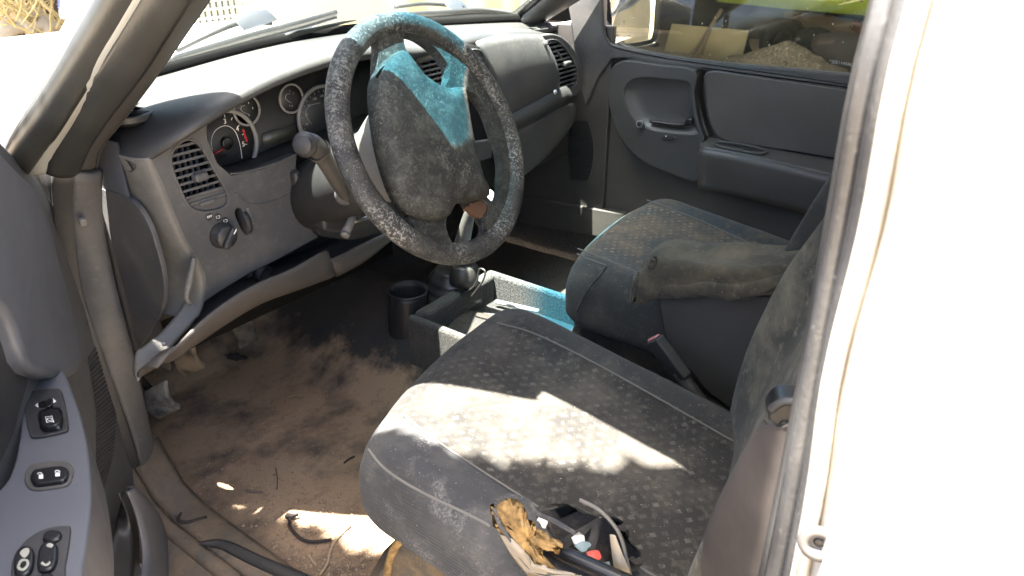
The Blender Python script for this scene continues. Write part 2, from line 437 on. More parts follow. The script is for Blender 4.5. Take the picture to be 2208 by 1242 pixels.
# ================================================================== SETTING
GZ = -.58
def mk_ground():
    M = Mat('dry_yard_ground', (.40, .33, .24), .95, .1)
    M.layer(M.ramp(M.noise(1.3, 6, .65), .4, .7), (.26, .22, .17), .7)
    M.layer(M.ramp(M.noise(30, 4, .6), .55, .75), (.16, .13, .10), .5)
    M.bump(M.noise(12, 6, .7), .5, .03); return M.m
g = 60
o = obj('ground', [(-g, -g, GZ), (g, -g, GZ), (g, g, GZ), (-g, g, GZ)], [(0, 1, 2, 3)], mk_ground())
o['kind'] = 'structure'; o['label'] = 'dry pale yard ground around the truck'

# ================================================================== TRUCK CAB SHELL
cab = thing('truck_cab', (.7, -.2, GZ), 'white pickup truck cab shell with dusty grey door seals and muddy sill', 'truck')

# ---- cab floor
def tunnel(x): 
    t = max(0, 1-abs(x-.70)/.27); return .15*(t*t*(3-2*t))**.8
def floor_z(x, y):
    z = tunnel(x)
    if y > .70: z += (y-.70)*.75
    z += .004*fbm((x, y, 0), 9)+.0015*fbm((x, y, 3), 40)
    if x < .5:
        z += .006*max(0, fbm((x, y, 7), 4.5))
    return z
rows = []
for j in range(120):
    y = -.85+1.85*j/119
    rows.append([V((.01+1.38*i/95, y, floor_z(.01+1.38*i/95, y))) for i in range(96)])
loft('floor_pan', rows, DIRT, cab)
# firewall and left kick wall
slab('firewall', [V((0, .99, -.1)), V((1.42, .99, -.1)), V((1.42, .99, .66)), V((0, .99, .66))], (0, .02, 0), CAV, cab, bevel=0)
slab('kick_panel', [V((.028, .43, -.02)), V((.028, 1.0, -.02)), V((.028, 1.0, .70)), V((.028, .43, .66))], (-.02, 0, 0), KICK, cab, bevel=.003)

# ---- driver side A pillar (edges listed outer to inner, top of frame downwards)
def pline(L): return [ox(*q) for q in L]
def extend(P, n=1.55):               # carry the pillar on up to the roof
    d = P[0]-P[1]; k = (1.17-P[0].z)/max(d.z, 1e-3)
    return [P[0]+d*k]+P
E0 = extend(pline([(223, 0, .005), (128, 165, -.03), (60, 270, -.055), (23, 330, -.07), (-10, 390, -.075)]))
E1 = extend(pline([(287, 0, .022), (205, 140, -.005), (140, 250, -.03), (85, 320, -.045), (55, 365, -.05)]))
E2 = extend(pline([(308, 0, .028), (222, 140, .0), (147, 250, -.02), (118, 320, -.03), (104, 365, -.035)]))
E3 = extend(pline([(400, 0, .06), (307, 140, .035), (222, 252, .012), (180, 315, .002), (157, 365, -.002)]))
E4 = extend(pline([(445, 0, .10), (348, 140, .075), (263, 255, .05), (216, 315, .038), (203, 365, .032)]))
E0, E1, E2, E3, E4 = [cr(e, 4) for e in (E0, E1, E2, E3, E4)]
strip('door_opening_seal', E0, E1, RUBBER, cab, bulge=.009, n=8, solid=.01)
strip('painted_flange', E1, E2, Mat('grey_painted_flange', (.26, .26, .235), .45).m, cab, bulge=.004, solid=.008)
strip('trim_seal', E2, E3, RUBBER, cab, bulge=.006, n=8, solid=.01)
strip('pillar_trim', E3, E4, TRIM, cab, bulge=.002, n=6, solid=.003)
strip('pillar_shade_strip', E4, [p+(p-CAM).normalized()*.12 for p in E4], TRIM, cab, bulge=0, n=3, solid=.004)  # unseen strip along the sight line, added to widen the pillar's shadow
# outer skin of the pillar, facing the yard
E0o = [p+V((-.012, .03, .004)) for p in E0]
strip('pillar_skin', E0o, E0, PAINT, cab, bulge=.006, solid=.008)
# ---- lower pillar trim down to the sill
T3 = pline([(157, 362, -.002), (161, 470, 0), (182, 625, -.006), (228, 772, -.006), (284, 955, -.004), (316, 1072, 0)])
T4 = pline([(203, 362, .032), (208, 470, .03), (247, 625, .03), (285, 790, .03), (318, 955, .032), (378, 1115, .036)])
strip('pillar_trim', cr(T3, 4), cr(T4, 4), DASH, cab, bulge=.005, n=8, solid=.012)
D3 = [p+V((-.022, .010, 0)) for p in T3]
strip('door_seal', cr(D3, 4), cr(T3, 4), DASH_DK, cab, bulge=.003, n=8, solid=.01)
# small clip on the trim
cpt = ox(178, 478, -.004)
box('trim_clip', cpt, (.010, .010, .013), SHROUD, cab, Matrix.Rotation(.3, 3, 'X'), .003)
slab('sun_block', [V((-.02, .40, .58)), V((.026, .40, .58)), V((.026, .40, .70)), V((-.02, .40, .70))], (0, .10, 0), DASH_DK, cab, bevel=0)  # unseen filler box, added to stop sun reaching the fuse cover edge
# ---- sill
def sillrow(x0, z0, x1, z1, ya=.44, yb=-.95):
    A, B = [], []
    for k in range(24):
        y = ya+(yb-ya)*k/23; wv = .003*fbm((x0, y, 2), 6)
        lift = .10*max(0, (y-.33)/.11)**2
        A.append(V((x0, y, z0+wv+lift))); B.append(V((x1, y, z1+wv+lift)))
    return A, B
A, B = sillrow(-.012, .012, .05, .006); strip('sill_plate', A, B, SILL, cab, bulge=.006, n=6, solid=.01)
A, B = sillrow(-.036, -.008, -.012, .010); strip('sill_seal', A, B, SILL, cab, bulge=.012, n=6, solid=.01)
A, B = sillrow(-.085, -.035, -.029, -.000); strip('sill_ledge', A, B, SILL, cab, bulge=.003, n=5, solid=.01)
A, B = sillrow(-.10, -.30, -.085, -.035, .47, -1.0); strip('rocker_panel', A, B, PAINT, cab, bulge=.004, n=5, solid=.01)
# ---- B pillar: seal, grey flange, cream paint, outer skin
def bline(L, x):
    P = [ox(a, b, x) for a, b in L]
    top = P[0]+(P[0]-P[2])*.9; bot = P[-1]+(P[-1]-P[-2])*1.2
    return [V((P[0].x+.09, top.y-.01, 1.14)), P[0]]+P[1:]+[V((x, bot.y, .02))]
B0 = bline([(1901, 0), (1796, 500), (1736, 831), (1653, 1242)], .012)
B1 = bline([(1932, 0), (1826, 500), (1765, 831), (1690, 1242)], .0)
B2 = bline([(1992, 0), (1880, 500), (1797, 831), (1728, 1242)], -.012)
B3 = bline([(2012, 0), (1902, 500), (1815, 831), (1746, 1242)], -.022)
strip('door_opening_seal', cr(B0, 5), cr(B1, 5), SEAL_GREY, cab, bulge=.008, n=8, solid=.01)
strip('grey_flange_cover', cr(B1, 5), cr(B2, 5), SEAL_GREY, cab, bulge=.006, n=8, solid=.008)
strip('painted_flange', cr(B2, 5), cr(B3, 5), FLANGE, cab, bulge=.001, n=4, solid=.008)
rows = []
c3 = cr(B3, 5)
for p in c3:
    r = [p]
    for k, (dx, dy) in enumerate([(-.02, -.012), (-.04, -.03), (-.055, -.07), (-.062, -.2), (-.065, -.5), (-.065, -1.3)]):
        r.append(p+V((dx, dy, 0)))
    rows.append(r)
loft('body_panel', rows, PAINT, cab, solid=.006)
# faint round fuel flap edge in the white panel
fc = ox(2140, 975, -.093)
tube('fuel_flap_rim', arcpts(fc, V((0, -1, 0)), V((0, 0, 1)), .042, math.radians(190), math.radians(345)), .0012, FLANGE, cab, n=6)
# inner edge return of the B pillar (faces the cab)
strip('pillar_trim', [p for p in cr(B0, 5)], [p+V((.06, -.05, 0)) for p in cr(B0, 5)], TRIM, cab, bulge=.0, n=2, solid=.01)
# striker bolt
sp = ox(1766, 1168, -.03)
st_ = rings('striker', sp, (-1, -.2, .1), [(.003, 0), (.0130, 0), (.0138, .003), (.0130, .005), (.0070, .0055), (.006, .001), (.002, .001)], Mat('striker_metal', (.10, .095, .09), .45, .5, .3).m, cab, n=24)
rings('striker_bolt', sp+V((.001, 0, 0)), (-1, -.2, .1), [(.001, .0), (.004, .0), (.004, .002), (.003, .003), (.001, .003)], BLACK, st_, n=12)
# ---- roof, header, rear wall (they shade the cab)
hdr = [V((.17, -.05, 1.15)), V((.30, -.04, 1.155)), V((.42, .04, 1.158)), V((.7, .045, 1.16)), V((1.10, .075, 1.155)), V((1.24, .08, 1.15))]  # front edge bent so its shadow falls where wanted on the wheel
rr = []
for dy, dz in [(0, 0), (-.06, .045), (-.2, .075), (-.5, .085), (-.85, .07), (-.95, .02)]:
    rr.append([V((p.x+(.0 if .2 < p.x < 1.2 else (-.012 if p.x < .5 else .012)), p.y*(1 if dy > -.3 else .3)+dy, p.z+dz+(.01 if .2 < p.x < 1.2 else -.012))) for p in cr(hdr, 4)])
loft('roof', rr, PAINT, cab, solid=.02)
strip('roof_rail', [V((1.235, y, 1.16)) for y in (.1, -.2, -.5, -.9)], [V((1.43, y, 1.07)) for y in (.1, -.2, -.5, -.9)], TRIM, cab, bulge=.0, n=4, solid=.02)
slab('cab_wall', [V((.03, -.90, -.02)), V((1.38, -.90, -.02)), V((1.38, -.90, .66)), V((.03, -.90, .66))], (0, -.03, 0), DASH_DK, cab, bevel=.004)
for xa, xb in ((.06, .16), (1.24, 1.34)):
    slab('cab_pillar', [V((xa, -.90, .66)), V((xb, -.90, .66)), V((xb, -.91, 1.15)), V((xa, -.91, 1.15))], (0, -.04, 0), TRIM, cab, bevel=.004)
slab('cab_window', [V((.16, -.915, .66)), V((1.24, -.915, .66)), V((1.24, -.925, 1.14)), V((.16, -.925, 1.14))], (0, -.004, 0), SIDEGLASS, cab, bevel=0)
# ---- windscreen
wb = [(.05, .47), (.17, .545), (.31, .600), (.57, .70), (.80, .735), (1.0, .69), (1.17, .60), (1.30, .525), (1.36, .46)]
WB = cr([V((x, y, .728)) for x, y in wb], 4)
WT = cr([V((.165, -.05, 1.145)), V((.22, -.048, 1.148)), V((.30, -.04, 1.15)), V((.42, .04, 1.153)), V((.7, .045, 1.155)), V((.9, .06, 1.153)), V((1.10, .075, 1.15)), V((1.19, .078, 1.148)), V((1.24, .08, 1.145))], 4)
rows = []
for k in range(9):
    t = k/8
    rows.append([a.lerp(b, t)+V((0, .02, .02))*math.sin(math.pi*t) for a, b in zip(WB, WT)])
loft('windscreen', rows, WINDSCREEN, cab)
strip('windscreen_seal', [p+V((0, -.012, -.004)) for p in WB], [p+V((0, -.006, .016)) for p in WB], CAV, cab, bulge=.002, n=3, solid=.004)
# ---- passenger A pillar with speaker-like sail bulge
R0 = [ox(1108, 46, 1.325), ox(1162, 0, 1.30)]; R0 = extend([R0[1], R0[0]])
R1 = [V((p.x-.01, p.y-.012, p.z+.004)) for p in R0]
R2 = [ox(1252, 0, 1.385), ox(1150, 62, 1.36)]; R2 = extend(R2)
strip('windscreen_seal', [p+V((.0, .022, .006)) for p in R0], R0, RUBBER, cab, bulge=.003, n=4, solid=.006)
rows = []
for i in range(3):
    a, b = R0[i], R2[i]
    rows.append([a.lerp(b, k/8)+V((-.03, -.02, .004))*math.sin(math.pi*min(1, k/8*1.05))**.6 for k in range(9)])
rows = [[rows[0][k].lerp(rows[1][k], t) for k in range(9)] for t in (0, .35, .7)]+[[rows[1][k].lerp(rows[2][k], t) for k in range(9)] for t in (0, .25, .5, .75, .92, 1)]
ctr = rows[-1][4]; rows[-1] = [p.lerp(ctr, .12)+V((.012, .012, -.004)) for p in rows[-1]]
loft('pillar_trim', rows, DASH, cab, sub=1)
# ---- passenger kick panel and sill
slab('kick_panel', [V((1.41, .26, .17)), V((1.41, .95, .10)), V((1.41, .95, .70)), V((1.41, .26, .72))], (.02, 0, 0), KICK, cab, bevel=.004)
slab('sill_trim', [ox(1120, 424, 1.395), ox(1345, 462, 1.395), ox(1345, 520, 1.395), ox(1120, 480, 1.395)], (.03, 0, 0), KICK, cab, bevel=.003)
slab('sill_carpet', [V((1.415, -.85, -.05)), V((1.415, .95, -.05)), V((1.415, .95, .17)), V((1.415, -.85, .17))], (.03, 0, 0), CARPET_DK, cab, bevel=.003)
# ribbed grille on the kick panel
gp = []
for k in range(26):
    py = 262+k*5.0; x0 = 1232+abs(k-8)*.3; x1 = 1262+16*math.sin(math.pi*(k+2)/30)
    gp.append((py, x0-8, x1))
vs, fs = [], []
for py, xa, xb in gp:
    a, b = ox(xa, py-2, 1.406), ox(xb, py, 1.406)
    c_, d_ = ox(xb, py+2.2, 1.406), ox(xa, py+.4, 1.406)
    i = len(vs); vs += [a, b, c_, d_]+[q+V((.006, 0, 0)) for q in (a, b, c_, d_)]
    fs += [(i, i+1, i+2, i+3), (i, i+4, i+5, i+1), (i+1, i+5, i+6, i+2), (i+2, i+6, i+7, i+3), (i+3, i+7, i+4, i)]
q_ = obj('speaker_grille_ribs', vs, fs, DASH_DK, cab, smooth=False); q_['kind'] = 'stuff'
# carpeted edge of the passenger floor
# ---- bonnet, wing and cowl outside
rows = []
for j in range(14):
    t = j/13; y = .80+1.35*t
    rows.append([V((-.12+1.64*i/20, y-.10*abs(i/10-1)**2.5, .69-.05*t-.16*abs(i/10-1)**5-.03*t*t+(.012 if 3 < i < 17 else 0))) for i in range(21)])
loft('bonnet', rows, PAINT, cab, solid=.01)
def _wy(x):
    for (a, b), (c_, d_) in zip(wb, wb[1:]):
        if a <= x <= c_: return b+(d_-b)*(x-a)/(c_-a)
    return .44
rows = [[p+V((0, .012, -.008)) for p in rows[0]], [V((p.x, _wy(p.x)+.01, .700)) for i, p in enumerate(rows[0])], [V((p.x, _wy(p.x)-.004, .716)) for i, p in enumerate(rows[0])]]
loft('cowl', rows, PAINT, cab, solid=.006)
rows = [[V((-.16, y, .20)), V((-.155, y, .50)), V((-.13, y, .60)), V((-.06, y, .655)), V((.03, y, .69)), V((.075, y, .702))] for y in (.50, .9, 1.4, 2.1)]
loft('wing', rows, PAINT, cab, solid=.008)

# ================================================================== DASHBOARD
dash = thing('dashboard', (.7, .4, .3), 'dusty grey dashboard with round gauges and slatted air vents', 'dashboard')
def interp(tab, x):
    if x <= tab[0][0]: return tab[0][1]
    for (a, b), (c, d) in zip(tab, tab[1:]):
        if x <= c: 
            t = (x-a)/(c-a); return b+(d-b)*t
    return tab[-1][1]
def smoothtab(tab):
    P = cr([V((a, b, 0)) for a, b in tab], 8); return [(p.x, p.y) for p in P]
LZ = smoothtab([(.045, .672), (.075, .700), (.111, .726), (.175, .749), (.26, .769), (.354, .782), (.45, .783), (.55, .769), (.65, .752), (.75, .744), (.9, .742), (1.1, .728), (1.2, .708), (1.3, .672), (1.375, .63)])
LY = smoothtab([(.045, .275), (.075, .235), (.111, .205), (.175, .2), (.26, .2), (.45, .2), (.55, .215), (.65, .27), (.75, .305), (.9, .31), (1.1, .315), (1.2, .325), (1.3, .36), (1.375, .41)])
BY = smoothtab([(a, b-.002) for a, b in wb]+[(1.38, .44)])
rows = []
for k in range(67):
    x = .045+1.335*k/66
    yl, zl, yb = interp(LY, x), interp(LZ, x), interp(BY, x); zb = .722
    if x < .17: zb = .722-.05*((.17-x)/.125)**1.5
    r = [V((x, yl+.06, zl-.014)), V((x, yl+.02, zl-.013)), V((x, yl+.004, zl-.010)), V((x, yl, zl-.004)), V((x, yl+.008, zl+.004)), V((x, yl+.03, zl+.008))]
    for t in (.25, .5, .75, 1.0):
        y = yl+.03+(yb-yl-.03)*t; s = t*t*(3-2*t)
        r.append(V((x, y, zl+.008+(zb-zl-.008)*s)))
    rows.append(r)
loft('dash_pad', rows, DASH_TOP, dash, sub=1, solid=.004)
# core body behind the face
slab('dash_core', [V((.06, .345, .38)), V((.60, .345, .40)), V((.66, .345, .36)), V((1.37, .365, .36)), V((1.38, .365, .60)), V((1.32, .365, .66)), V((1.2, .365, .69)), V((.66, .345, .72)), V((.06, .345, .66))], (0, .10, 0), DASH_DK, dash, bevel=.006)

# ---- driver side bezel with its holes
YB = .25
bez = [(322, 338), (342, 326), (388, 288), (420, 263), (446, 246), (449, 300), (470, 352), (500, 378), (560, 366), (640, 332), (640, 400), (652, 455), (688, 512), (600, 560), (535, 592), (470, 632), (436, 655), (441, 600), (425, 560), (395, 510), (362, 430)]
vent_px = [(371, 352), (378, 322), (400, 305), (424, 309), (446, 341), (470, 385), (487, 415), (489, 437), (471, 450), (437, 455), (411, 444), (390, 405)]
wheel_hole = [(508, 462), (511, 451), (519, 450), (529, 466), (537, 488), (538, 502), (530, 504), (519, 490)]
def onYB(L, y=YB): return [oy(a, b, y) for a, b in L]
vent_out = cr(onYB(vent_px), 4, True)
slab('instrument_bezel', onYB(bez), (0, .018, 0), DASH, dash, holes=[vent_out, cr(onYB(wheel_hole), 3, True)], bevel=.0025, bseg=3)
# moulded lines of the bezel
tube('bezel_moulding', cr(onYB([(507, 415), (530, 436), (548, 441), (590, 432), (641, 413)], YB-.0005), 5), .0014, DASH, dash, n=6)
tube('bezel_moulding', cr(onYB([(497, 374), (520, 373), (560, 363), (600, 350), (642, 331)], YB-.001), 5), .0018, DASH, dash, n=6)
tube('bezel_edge', cr(onYB([(322, 337), (345, 385), (366, 437), (397, 512), (426, 560), (442, 600), (437, 655)], YB+.001), 5), .0016, DASH_END, dash, n=6)

def zspan(poly, z):
    xs = []
    for i in range(len(poly)):
        a, b = poly[i], poly[(i+1) % len(poly)]
        if (a.z-z)*(b.z-z) < 0: t = (z-a.z)/(b.z-a.z); xs.append(a.x+(b.x-a.x)*t)
    return (min(xs), max(xs)) if len(xs) > 1 else None
def vent(outl, y, n, name, z0=None, z1=None, fins=6, knob=None, mat=DASH, ringmat=DASH, recess=.006, slat_h=.0042, ring=.004):
    c = sum(outl, V())/len(outl)
    big = [c+(p-c)*(1+ring/((p-c).length)) for p in outl]
    v = slab(name, [p+V((0, -.0015, 0)) for p in big], (0, .012, 0), ringmat, dash, holes=[[p+V((0, -.0015, 0)) for p in outl]], bevel=.0012)
    slab('cavity', [p+V((0, .030, 0)) for p in big], (0, .004, 0), CAV, v, bevel=0)
    loft('duct', [[p+V((0, .0105, 0)) for p in outl+outl[:1]], [p+V((0, .030, 0)) for p in outl+outl[:1]]], CAV, v)
    zs = [p.z for p in outl]; z0 = z0 or min(zs); z1 = z1 or max(zs)
    for i in range(n):
        z = z0+(z1-z0)*(i+.6)/(n+.2)
        s = zspan(outl, z)
        if not s or s[1]-s[0] < .012: continue
        box('slat', V(((s[0]+s[1])/2, y+recess, z)), (s[1]-s[0], .011, slat_h), mat, v, Matrix.Rotation(-.35, 3, 'X'), .0012)
    xs = [p.x for p in outl]; xa, xb = min(xs), max(xs)
    for i in range(fins):
        x = xa+(xb-xa)*(i+1)/(fins+1)
        zz = [z for z in [z0+(z1-z0)*k/40 for k in range(41)] if (lambda s: s and s[0]+.004 < x < s[1]-.004)(zspan(outl, z))]
        if len(zz) > 3:
            box('fin', V((x, y+.020, (zz[0]+zz[-1])/2)), (.0022, .012, zz[-1]-zz[0]), mat, v, None, 0)
    if knob:
        k = knob; box('vent_knob', V((k[0], y-.004, k[1])), (k[2], .016, k[3]), mat, v, None, .004, 3)
    return v
kn = oy(428, 380, YB)
v = vent(vent_out, YB, 9, 'air_vent', z0=oy(455, 440, YB).z, knob=(kn.x, kn.z, .022, .013), fins=7)
slab('vent_cover', [p for p in cr(onYB([(402, 432), (482, 402), (490, 428), (488, 441), (470, 452), (437, 457), (414, 447)], YB+.004), 3, True)], (0, .008, 0), DASH, v, bevel=.0015)
box('vent_slider', oy(446, 437, YB), (.024, .008, .007), DASH, v, Matrix.Rotation(0, 3, 'Y'), .002)
# ---- light switch knob, symbols, dimmer wheel
k0 = oy(478, 507, YB)
kn_ = rings('light_switch', k0, (0, -1, 0), [(.0215, -.001), (.0215, .004), (.019, .006), (.0185, .015), (.016, .018), (.002, .0185)], DASH_DK, dash, n=32)
kr = Matrix.Rotation(math.radians(38), 3, 'Y')
box('knob_grip', k0+V((0, -.020, 0)), (.011, .014, .036), DASH_DK, kn_, kr, .004, 3)
box('knob_pointer', k0+kr @ V((0, -.0275, .013)), (.0015, .001, .009), WHITE, kn_, kr, 0)
for px, py, s in ((451, 467, 'OFF'), (469, 468, None), (485, 476, None)):
    c = oy(px, py, YB-.0008)
    d = rings('switch_symbol', c, (0, -1, 0), [(.0062, 0), (.0062, .0004), (.0055, .0007), (.001, .0007)], DASH_DK, dash, n=20)
    if s: text('lettering', s, c+V((0, -.0012, 0)), .0052, WHITE, d, (1, 0, 0), (0, 0, 1))
    else:
        u, vv = V((1, 0, 0)), V((0, 0, 1)); cc = c+V((0, -.0012, 0))
        tube('lamp_symbol', arcpts(cc+V((.0012, 0, 0)), u, vv, .0022, -2.1, 2.1, 12), .0004, WHITE, d, n=5)
        for j in range(3): tube('beam_mark', [cc+V((-.0036, 0, -.0018+.0018*j)), cc+V((-.0012, 0, -.0012+.0018*j))], .0003, WHITE, d, n=4)
cc = oy(496, 510, YB-.001)
tube('lamp_symbol', arcpts(cc, V((1, 0, 0)), V((0, 0, 1)), .0022, 0, 6.28, 14), .0005, WHITE, dash, n=5)
for j in range(6):
    a = j*math.pi/3; tube('beam_mark', [cc+V((math.cos(a)*.003, 0, math.sin(a)*.003)), cc+V((math.cos(a)*.0045, 0, math.sin(a)*.0045))], .0004, WHITE, dash, n=4)
w0 = oy(523, 478, YB+.010)
dw = rings('dimmer_wheel', w0-V((.005, 0, 0)), (1, 0, 0), [(.001, 0), (.019, 0), (.021, .002), (.021, .008), (.019, .010), (.001, .010)], DASH_DK, dash, n=40)
for j in range(22):
    a = math.radians(100+j*8)
    box('dimmer_tooth', w0+V((0, math.cos(a)*.021, math.sin(a)*.021)), (.007, .0018, .0018), DASH_DK, dw, Matrix.Rotation(a, 3, 'X'), 0)
for j in range(10):
    a = oy(534+j*1.3, 450+j*3.6, YB-.0006); box('dimmer_mark', a, (.0045-.0002*j, .0006, .0008), GREYPRINT, dash, None, 0)
# ---- cluster
YC = .322
cface = slab('gauge_cluster', [V((.12, YC+.004, .545)), V((.60, YC+.004, .545)), V((.60, YC+.004, .75)), V((.45, YC+.004, .768)), V((.30, YC+.004, .760)), V((.2, YC+.004, .735)), V((.13, YC+.004, .695))], (0, .01, 0), GAUGE, dash, bevel=0)
# shelf from bezel to cluster
A = cr(onYB([(446, 246), (449, 300), (470, 352), (500, 378), (560, 366), (640, 332)], YB+.016), 4)
A.append(V((.62, YB+.016, A[-1].z+.02)))
Bq = [V((p.x+.004, YC+.004, p.z+.004)) for p in A]
strip('cluster_surround', A, Bq, DASH_DK, dash, bulge=0, n=4, solid=.002)
def gauge(px, py, R, a0, a1, name='gauge', face=True):
    c = oy(px, py, YC); u, vv = V((1, 0, 0)), V((0, 0, 1))
    gd = rings(name, c, (0, -1, 0), [(R, -.003), (R, .0008), (.001, .0008)], GAUGE, dash, n=48)
    tube('gauge_ring', arcpts(c+V((0, -.003, 0)), u, vv, R, a0, a1, 48), R*.055+.0009, SILVER, gd, n=8)
    return gd, c+V((0, -.0012, 0))
gd, gc = gauge(488, 312, .056, math.radians(-42), math.radians(112))
u, vv = V((1, 0, 0)), V((0, 0, 1))
def onC(px, py): return oy(px, py, YC-.0016)
tube('gauge_arc', cr([onC(457, 322), onC(456, 300), onC(466, 280), onC(487, 271), onC(506, 282), onC(517, 310), onC(522, 342)], 6), .00055, WHITE, gd, n=5)
for s, px, py in (('3', 485, 262), ('4', 512, 278), ('5', 525, 311)): text('numeral', s, onC(px, py), .0115, WHITE, gd, u, vv)
for (a, b), (c, d) in (((484, 247), (485, 253)), ((501, 253), (499, 259)), ((517, 269), (513, 273)), ((533, 311), (528, 311)), ((470, 249), (471, 254)), ((526, 288), (522, 291))):
    tube('tick', [onC(a, b), onC(c, d)], .0006, WHITE, gd, n=4)
for k in range(4):
    a, b = onC(524+k*2.2, 279+k*7), onC(526+k*2.2, 285+k*7); tube('red_zone_mark', [a, b], .0019, RED, gd, n=5)
tube('needle', [onC(487, 315)+V((0, -.003, 0)), onC(461, 331)+V((0, -.003, 0))], .0011, RED, gd, n=6)
rings('needle_hub', onC(488, 308), (0, -1, 0), [(.011, 0), (.0105, .005), (.008, .006), (.001, .006)], BLACK, gd, n=24)
box('gauge_window', onC(474, 337), (.024, .002, .008), BLACK, gd, Matrix.Rotation(-.02, 3, 'Y'), .0005)
gd, gc = gauge(530, 237, .0245, 0, 6.2832)
tube('gauge_arc', cr([onC(535, 246), onC(522, 240), onC(520, 231), onC(528, 227)], 5), .0005, GREYPRINT, gd, n=5)
for px, py in ((518, 225), (536, 222), (545, 233), (537, 248)): box('tick', onC(px, py), (.001, .0006, .003), WHITE, gd, None, 0)
gd, gc = gauge(626, 212, .0245, 0, 6.2832)
tube('gauge_arc', cr([onC(628, 222), onC(617, 214), onC(617, 205), onC(625, 202)], 5), .0005, GREYPRINT, gd, n=5)
for px, py in ((625, 196), (633, 201), (630, 228), (625, 228)): box('tick', onC(px, py), (.001, .0006, .003), GREYPRINT, gd, None, 0)
gd, gc = gauge(695, 252, .056, math.radians(70), math.radians(235))
tube('gauge_arc', cr([onC(672, 268), onC(659, 246), onC(668, 228), onC(690, 222)], 5), .0005, GREYPRINT, gd, n=5)
for k in range(11):
    a = math.radians(80+13*k); c = gc+(u*math.cos(a)+vv*math.sin(a))*.047; box('tick', c, (.001, .0006, .004), GREYPRINT, gd, Matrix.Rotation(-a+math.pi/2, 3, 'Y'), 0)
for k, s in enumerate(('120', '100', '80', '60', '40')):
    a = math.radians(85+26*k); text('numeral', s, gc+(u*math.cos(a)+vv*math.sin(a))*.038, .0065, GREYPRINT, gd, u, vv)
slab('display_window', [onC(566, 289), onC(638, 268), onC(640, 298), onC(568, 318)], (0, .001, 0), LCD, dash, bevel=0)
# ---- left end of the dash: rounded corner, end cap, fuse cover
edge = cr(onYB([(324, 336), (345, 385), (366, 437), (397, 512), (426, 560), (441, 600), (437, 655), (424, 684)], YB+.004), 4)
rows = []
for i, p in enumerate(edge):
    k = max(0, min(1, (p.z-.44)/.2))
    k2 = max(0, min(1, (p.z-.34)/.12)); yb2 = p.y+.03+(.52-p.y-.03)*k2; xx = max(.034, p.x-.022)
    rows.append([p, p+V((-.006, -.002, 0)), V((max(xx, p.x-.014), p.y+.008, p.z)), V((xx+.002, p.y+.03, p.z)), V((min(.052, xx+.004), p.y+.03+.25*(yb2-p.y-.03), p.z)), V((min(.05, xx+.006), p.y+.03+.5*(yb2-p.y-.03), p.z)), V((min(.046, xx+.008), p.y+.03+.75*(yb2-p.y-.03), p.z)), V((min(.044, xx+.01), yb2, p.z))])
loft('dash_end', rows, DASH_END, dash, sub=1, solid=.004)
rows2 = [[r.copy() for r in rows[0]], [V((r.x, r.y, .672)) for r in rows[0]], [V((.05+.3*(r.x-.05), max(r.y, .27), .70)) for r in rows[0]]]
for r in rows2[1]: r.z = min(.69, .672)
strip('dash_leg', cr([oy(a, b, .268) for a, b in ((404, 640), (385, 672), (345, 718), (312, 745), (292, 762), (286, 800))], 4), cr([oy(a, b, .250) for a, b in ((438, 652), (420, 690), (390, 725), (352, 768), (320, 795), (296, 822))], 4), DASH_END, dash, bulge=.0015, n=6, solid=.004)
fuse = [(205, 412), (226, 410), (262, 420), (296, 446), (322, 490), (340, 545), (352, 600), (352, 650), (335, 695), (312, 735), (292, 757), (276, 748), (268, 700), (252, 615), (232, 525)]
slab('fuse_cover', cr([ox(a, b, .0405) for a, b in fuse], 4, True), (.008, 0, 0), DASH, dash, bevel=.0012, bseg=3)
slab('dash_side_backing', [V((.042, .31, .31)), V((.042, .90, .31)), V((.042, .90, .71)), V((.042, .30, .70))], (.006, 0, 0), DASH_DK, dash, bevel=0)  # dark filler sheet in place of the shaded recess beside the dash
tube('corner_roll', cr([oy(a, b, .237) for a, b in ((418, 555), (414, 580), (407, 612), (402, 640), (412, 655))], 4), lambda s: .0065*(1-abs(s-.5)*.9), DASH_END, dash, n=12)
rings('trim_screw', oy(354, 742, .235), (-.3, -1, .1), [(.0035, -.001), (.0035, .0008), (.0005, .0016)], SILVER, dash, n=12)
# ---- side demisters
def pad_z(x, y):
    yl, zl, yb = interp(LY, x), interp(LZ, x), interp(BY, x); zb = .722
    if x < .17: zb = .722-.05*((.17-x)/.125)**1.5
    t = max(0, min(1, (y-yl-.03)/(yb-yl-.03))); q = t*t*(3-2*t)
    return zl+.008+(zb-zl-.008)*q+.0065
def demister(px, py, z, a, b, ux, n, name):
    for _ in range(8): c = oz(px, py, z); z = pad_z(c.x, c.y)
    c = oz(px, py, z); ux = V(ux).normalized(); vy = V((-ux.y, ux.x, 0)); nz = V((0, 0, 1))
    o1 = [c+ux*a*math.cos(t)+vy*b*math.sin(t) for t in [2*math.pi*k/36 for k in range(36)]]
    o2 = [c+ux*a*.84*math.cos(t)+vy*b*.78*math.sin(t) for t in [2*math.pi*k/36 for k in range(36)]]
    d = slab(name, [p+nz*.003 for p in o1], -nz*.012, DASH_TOP, dash, holes=[[p+nz*.003 for p in o2]], bevel=.002)
    slab('cavity', [p-nz*.006 for p in o1], -nz*.004, CAV, d, bevel=0)
    for k in range(n):
        s = -.84+1.68*(k+1)/(n+1); w_ = b*.78*math.sqrt(1-(s/.84)**2)
        p = c+ux*a*s
        tube('slat', [p-vy*w_, p+vy*w_], .0030, DASH_TOP, d, n=8, flat=1.4)
    return d
demister(300, 238, .708, .060, .030, (.75, .66, 0), 2, 'demister_vent')
demister(1157, 63, .728, .070, .022, (.95, -.3, 0), 3, 'demister_vent')
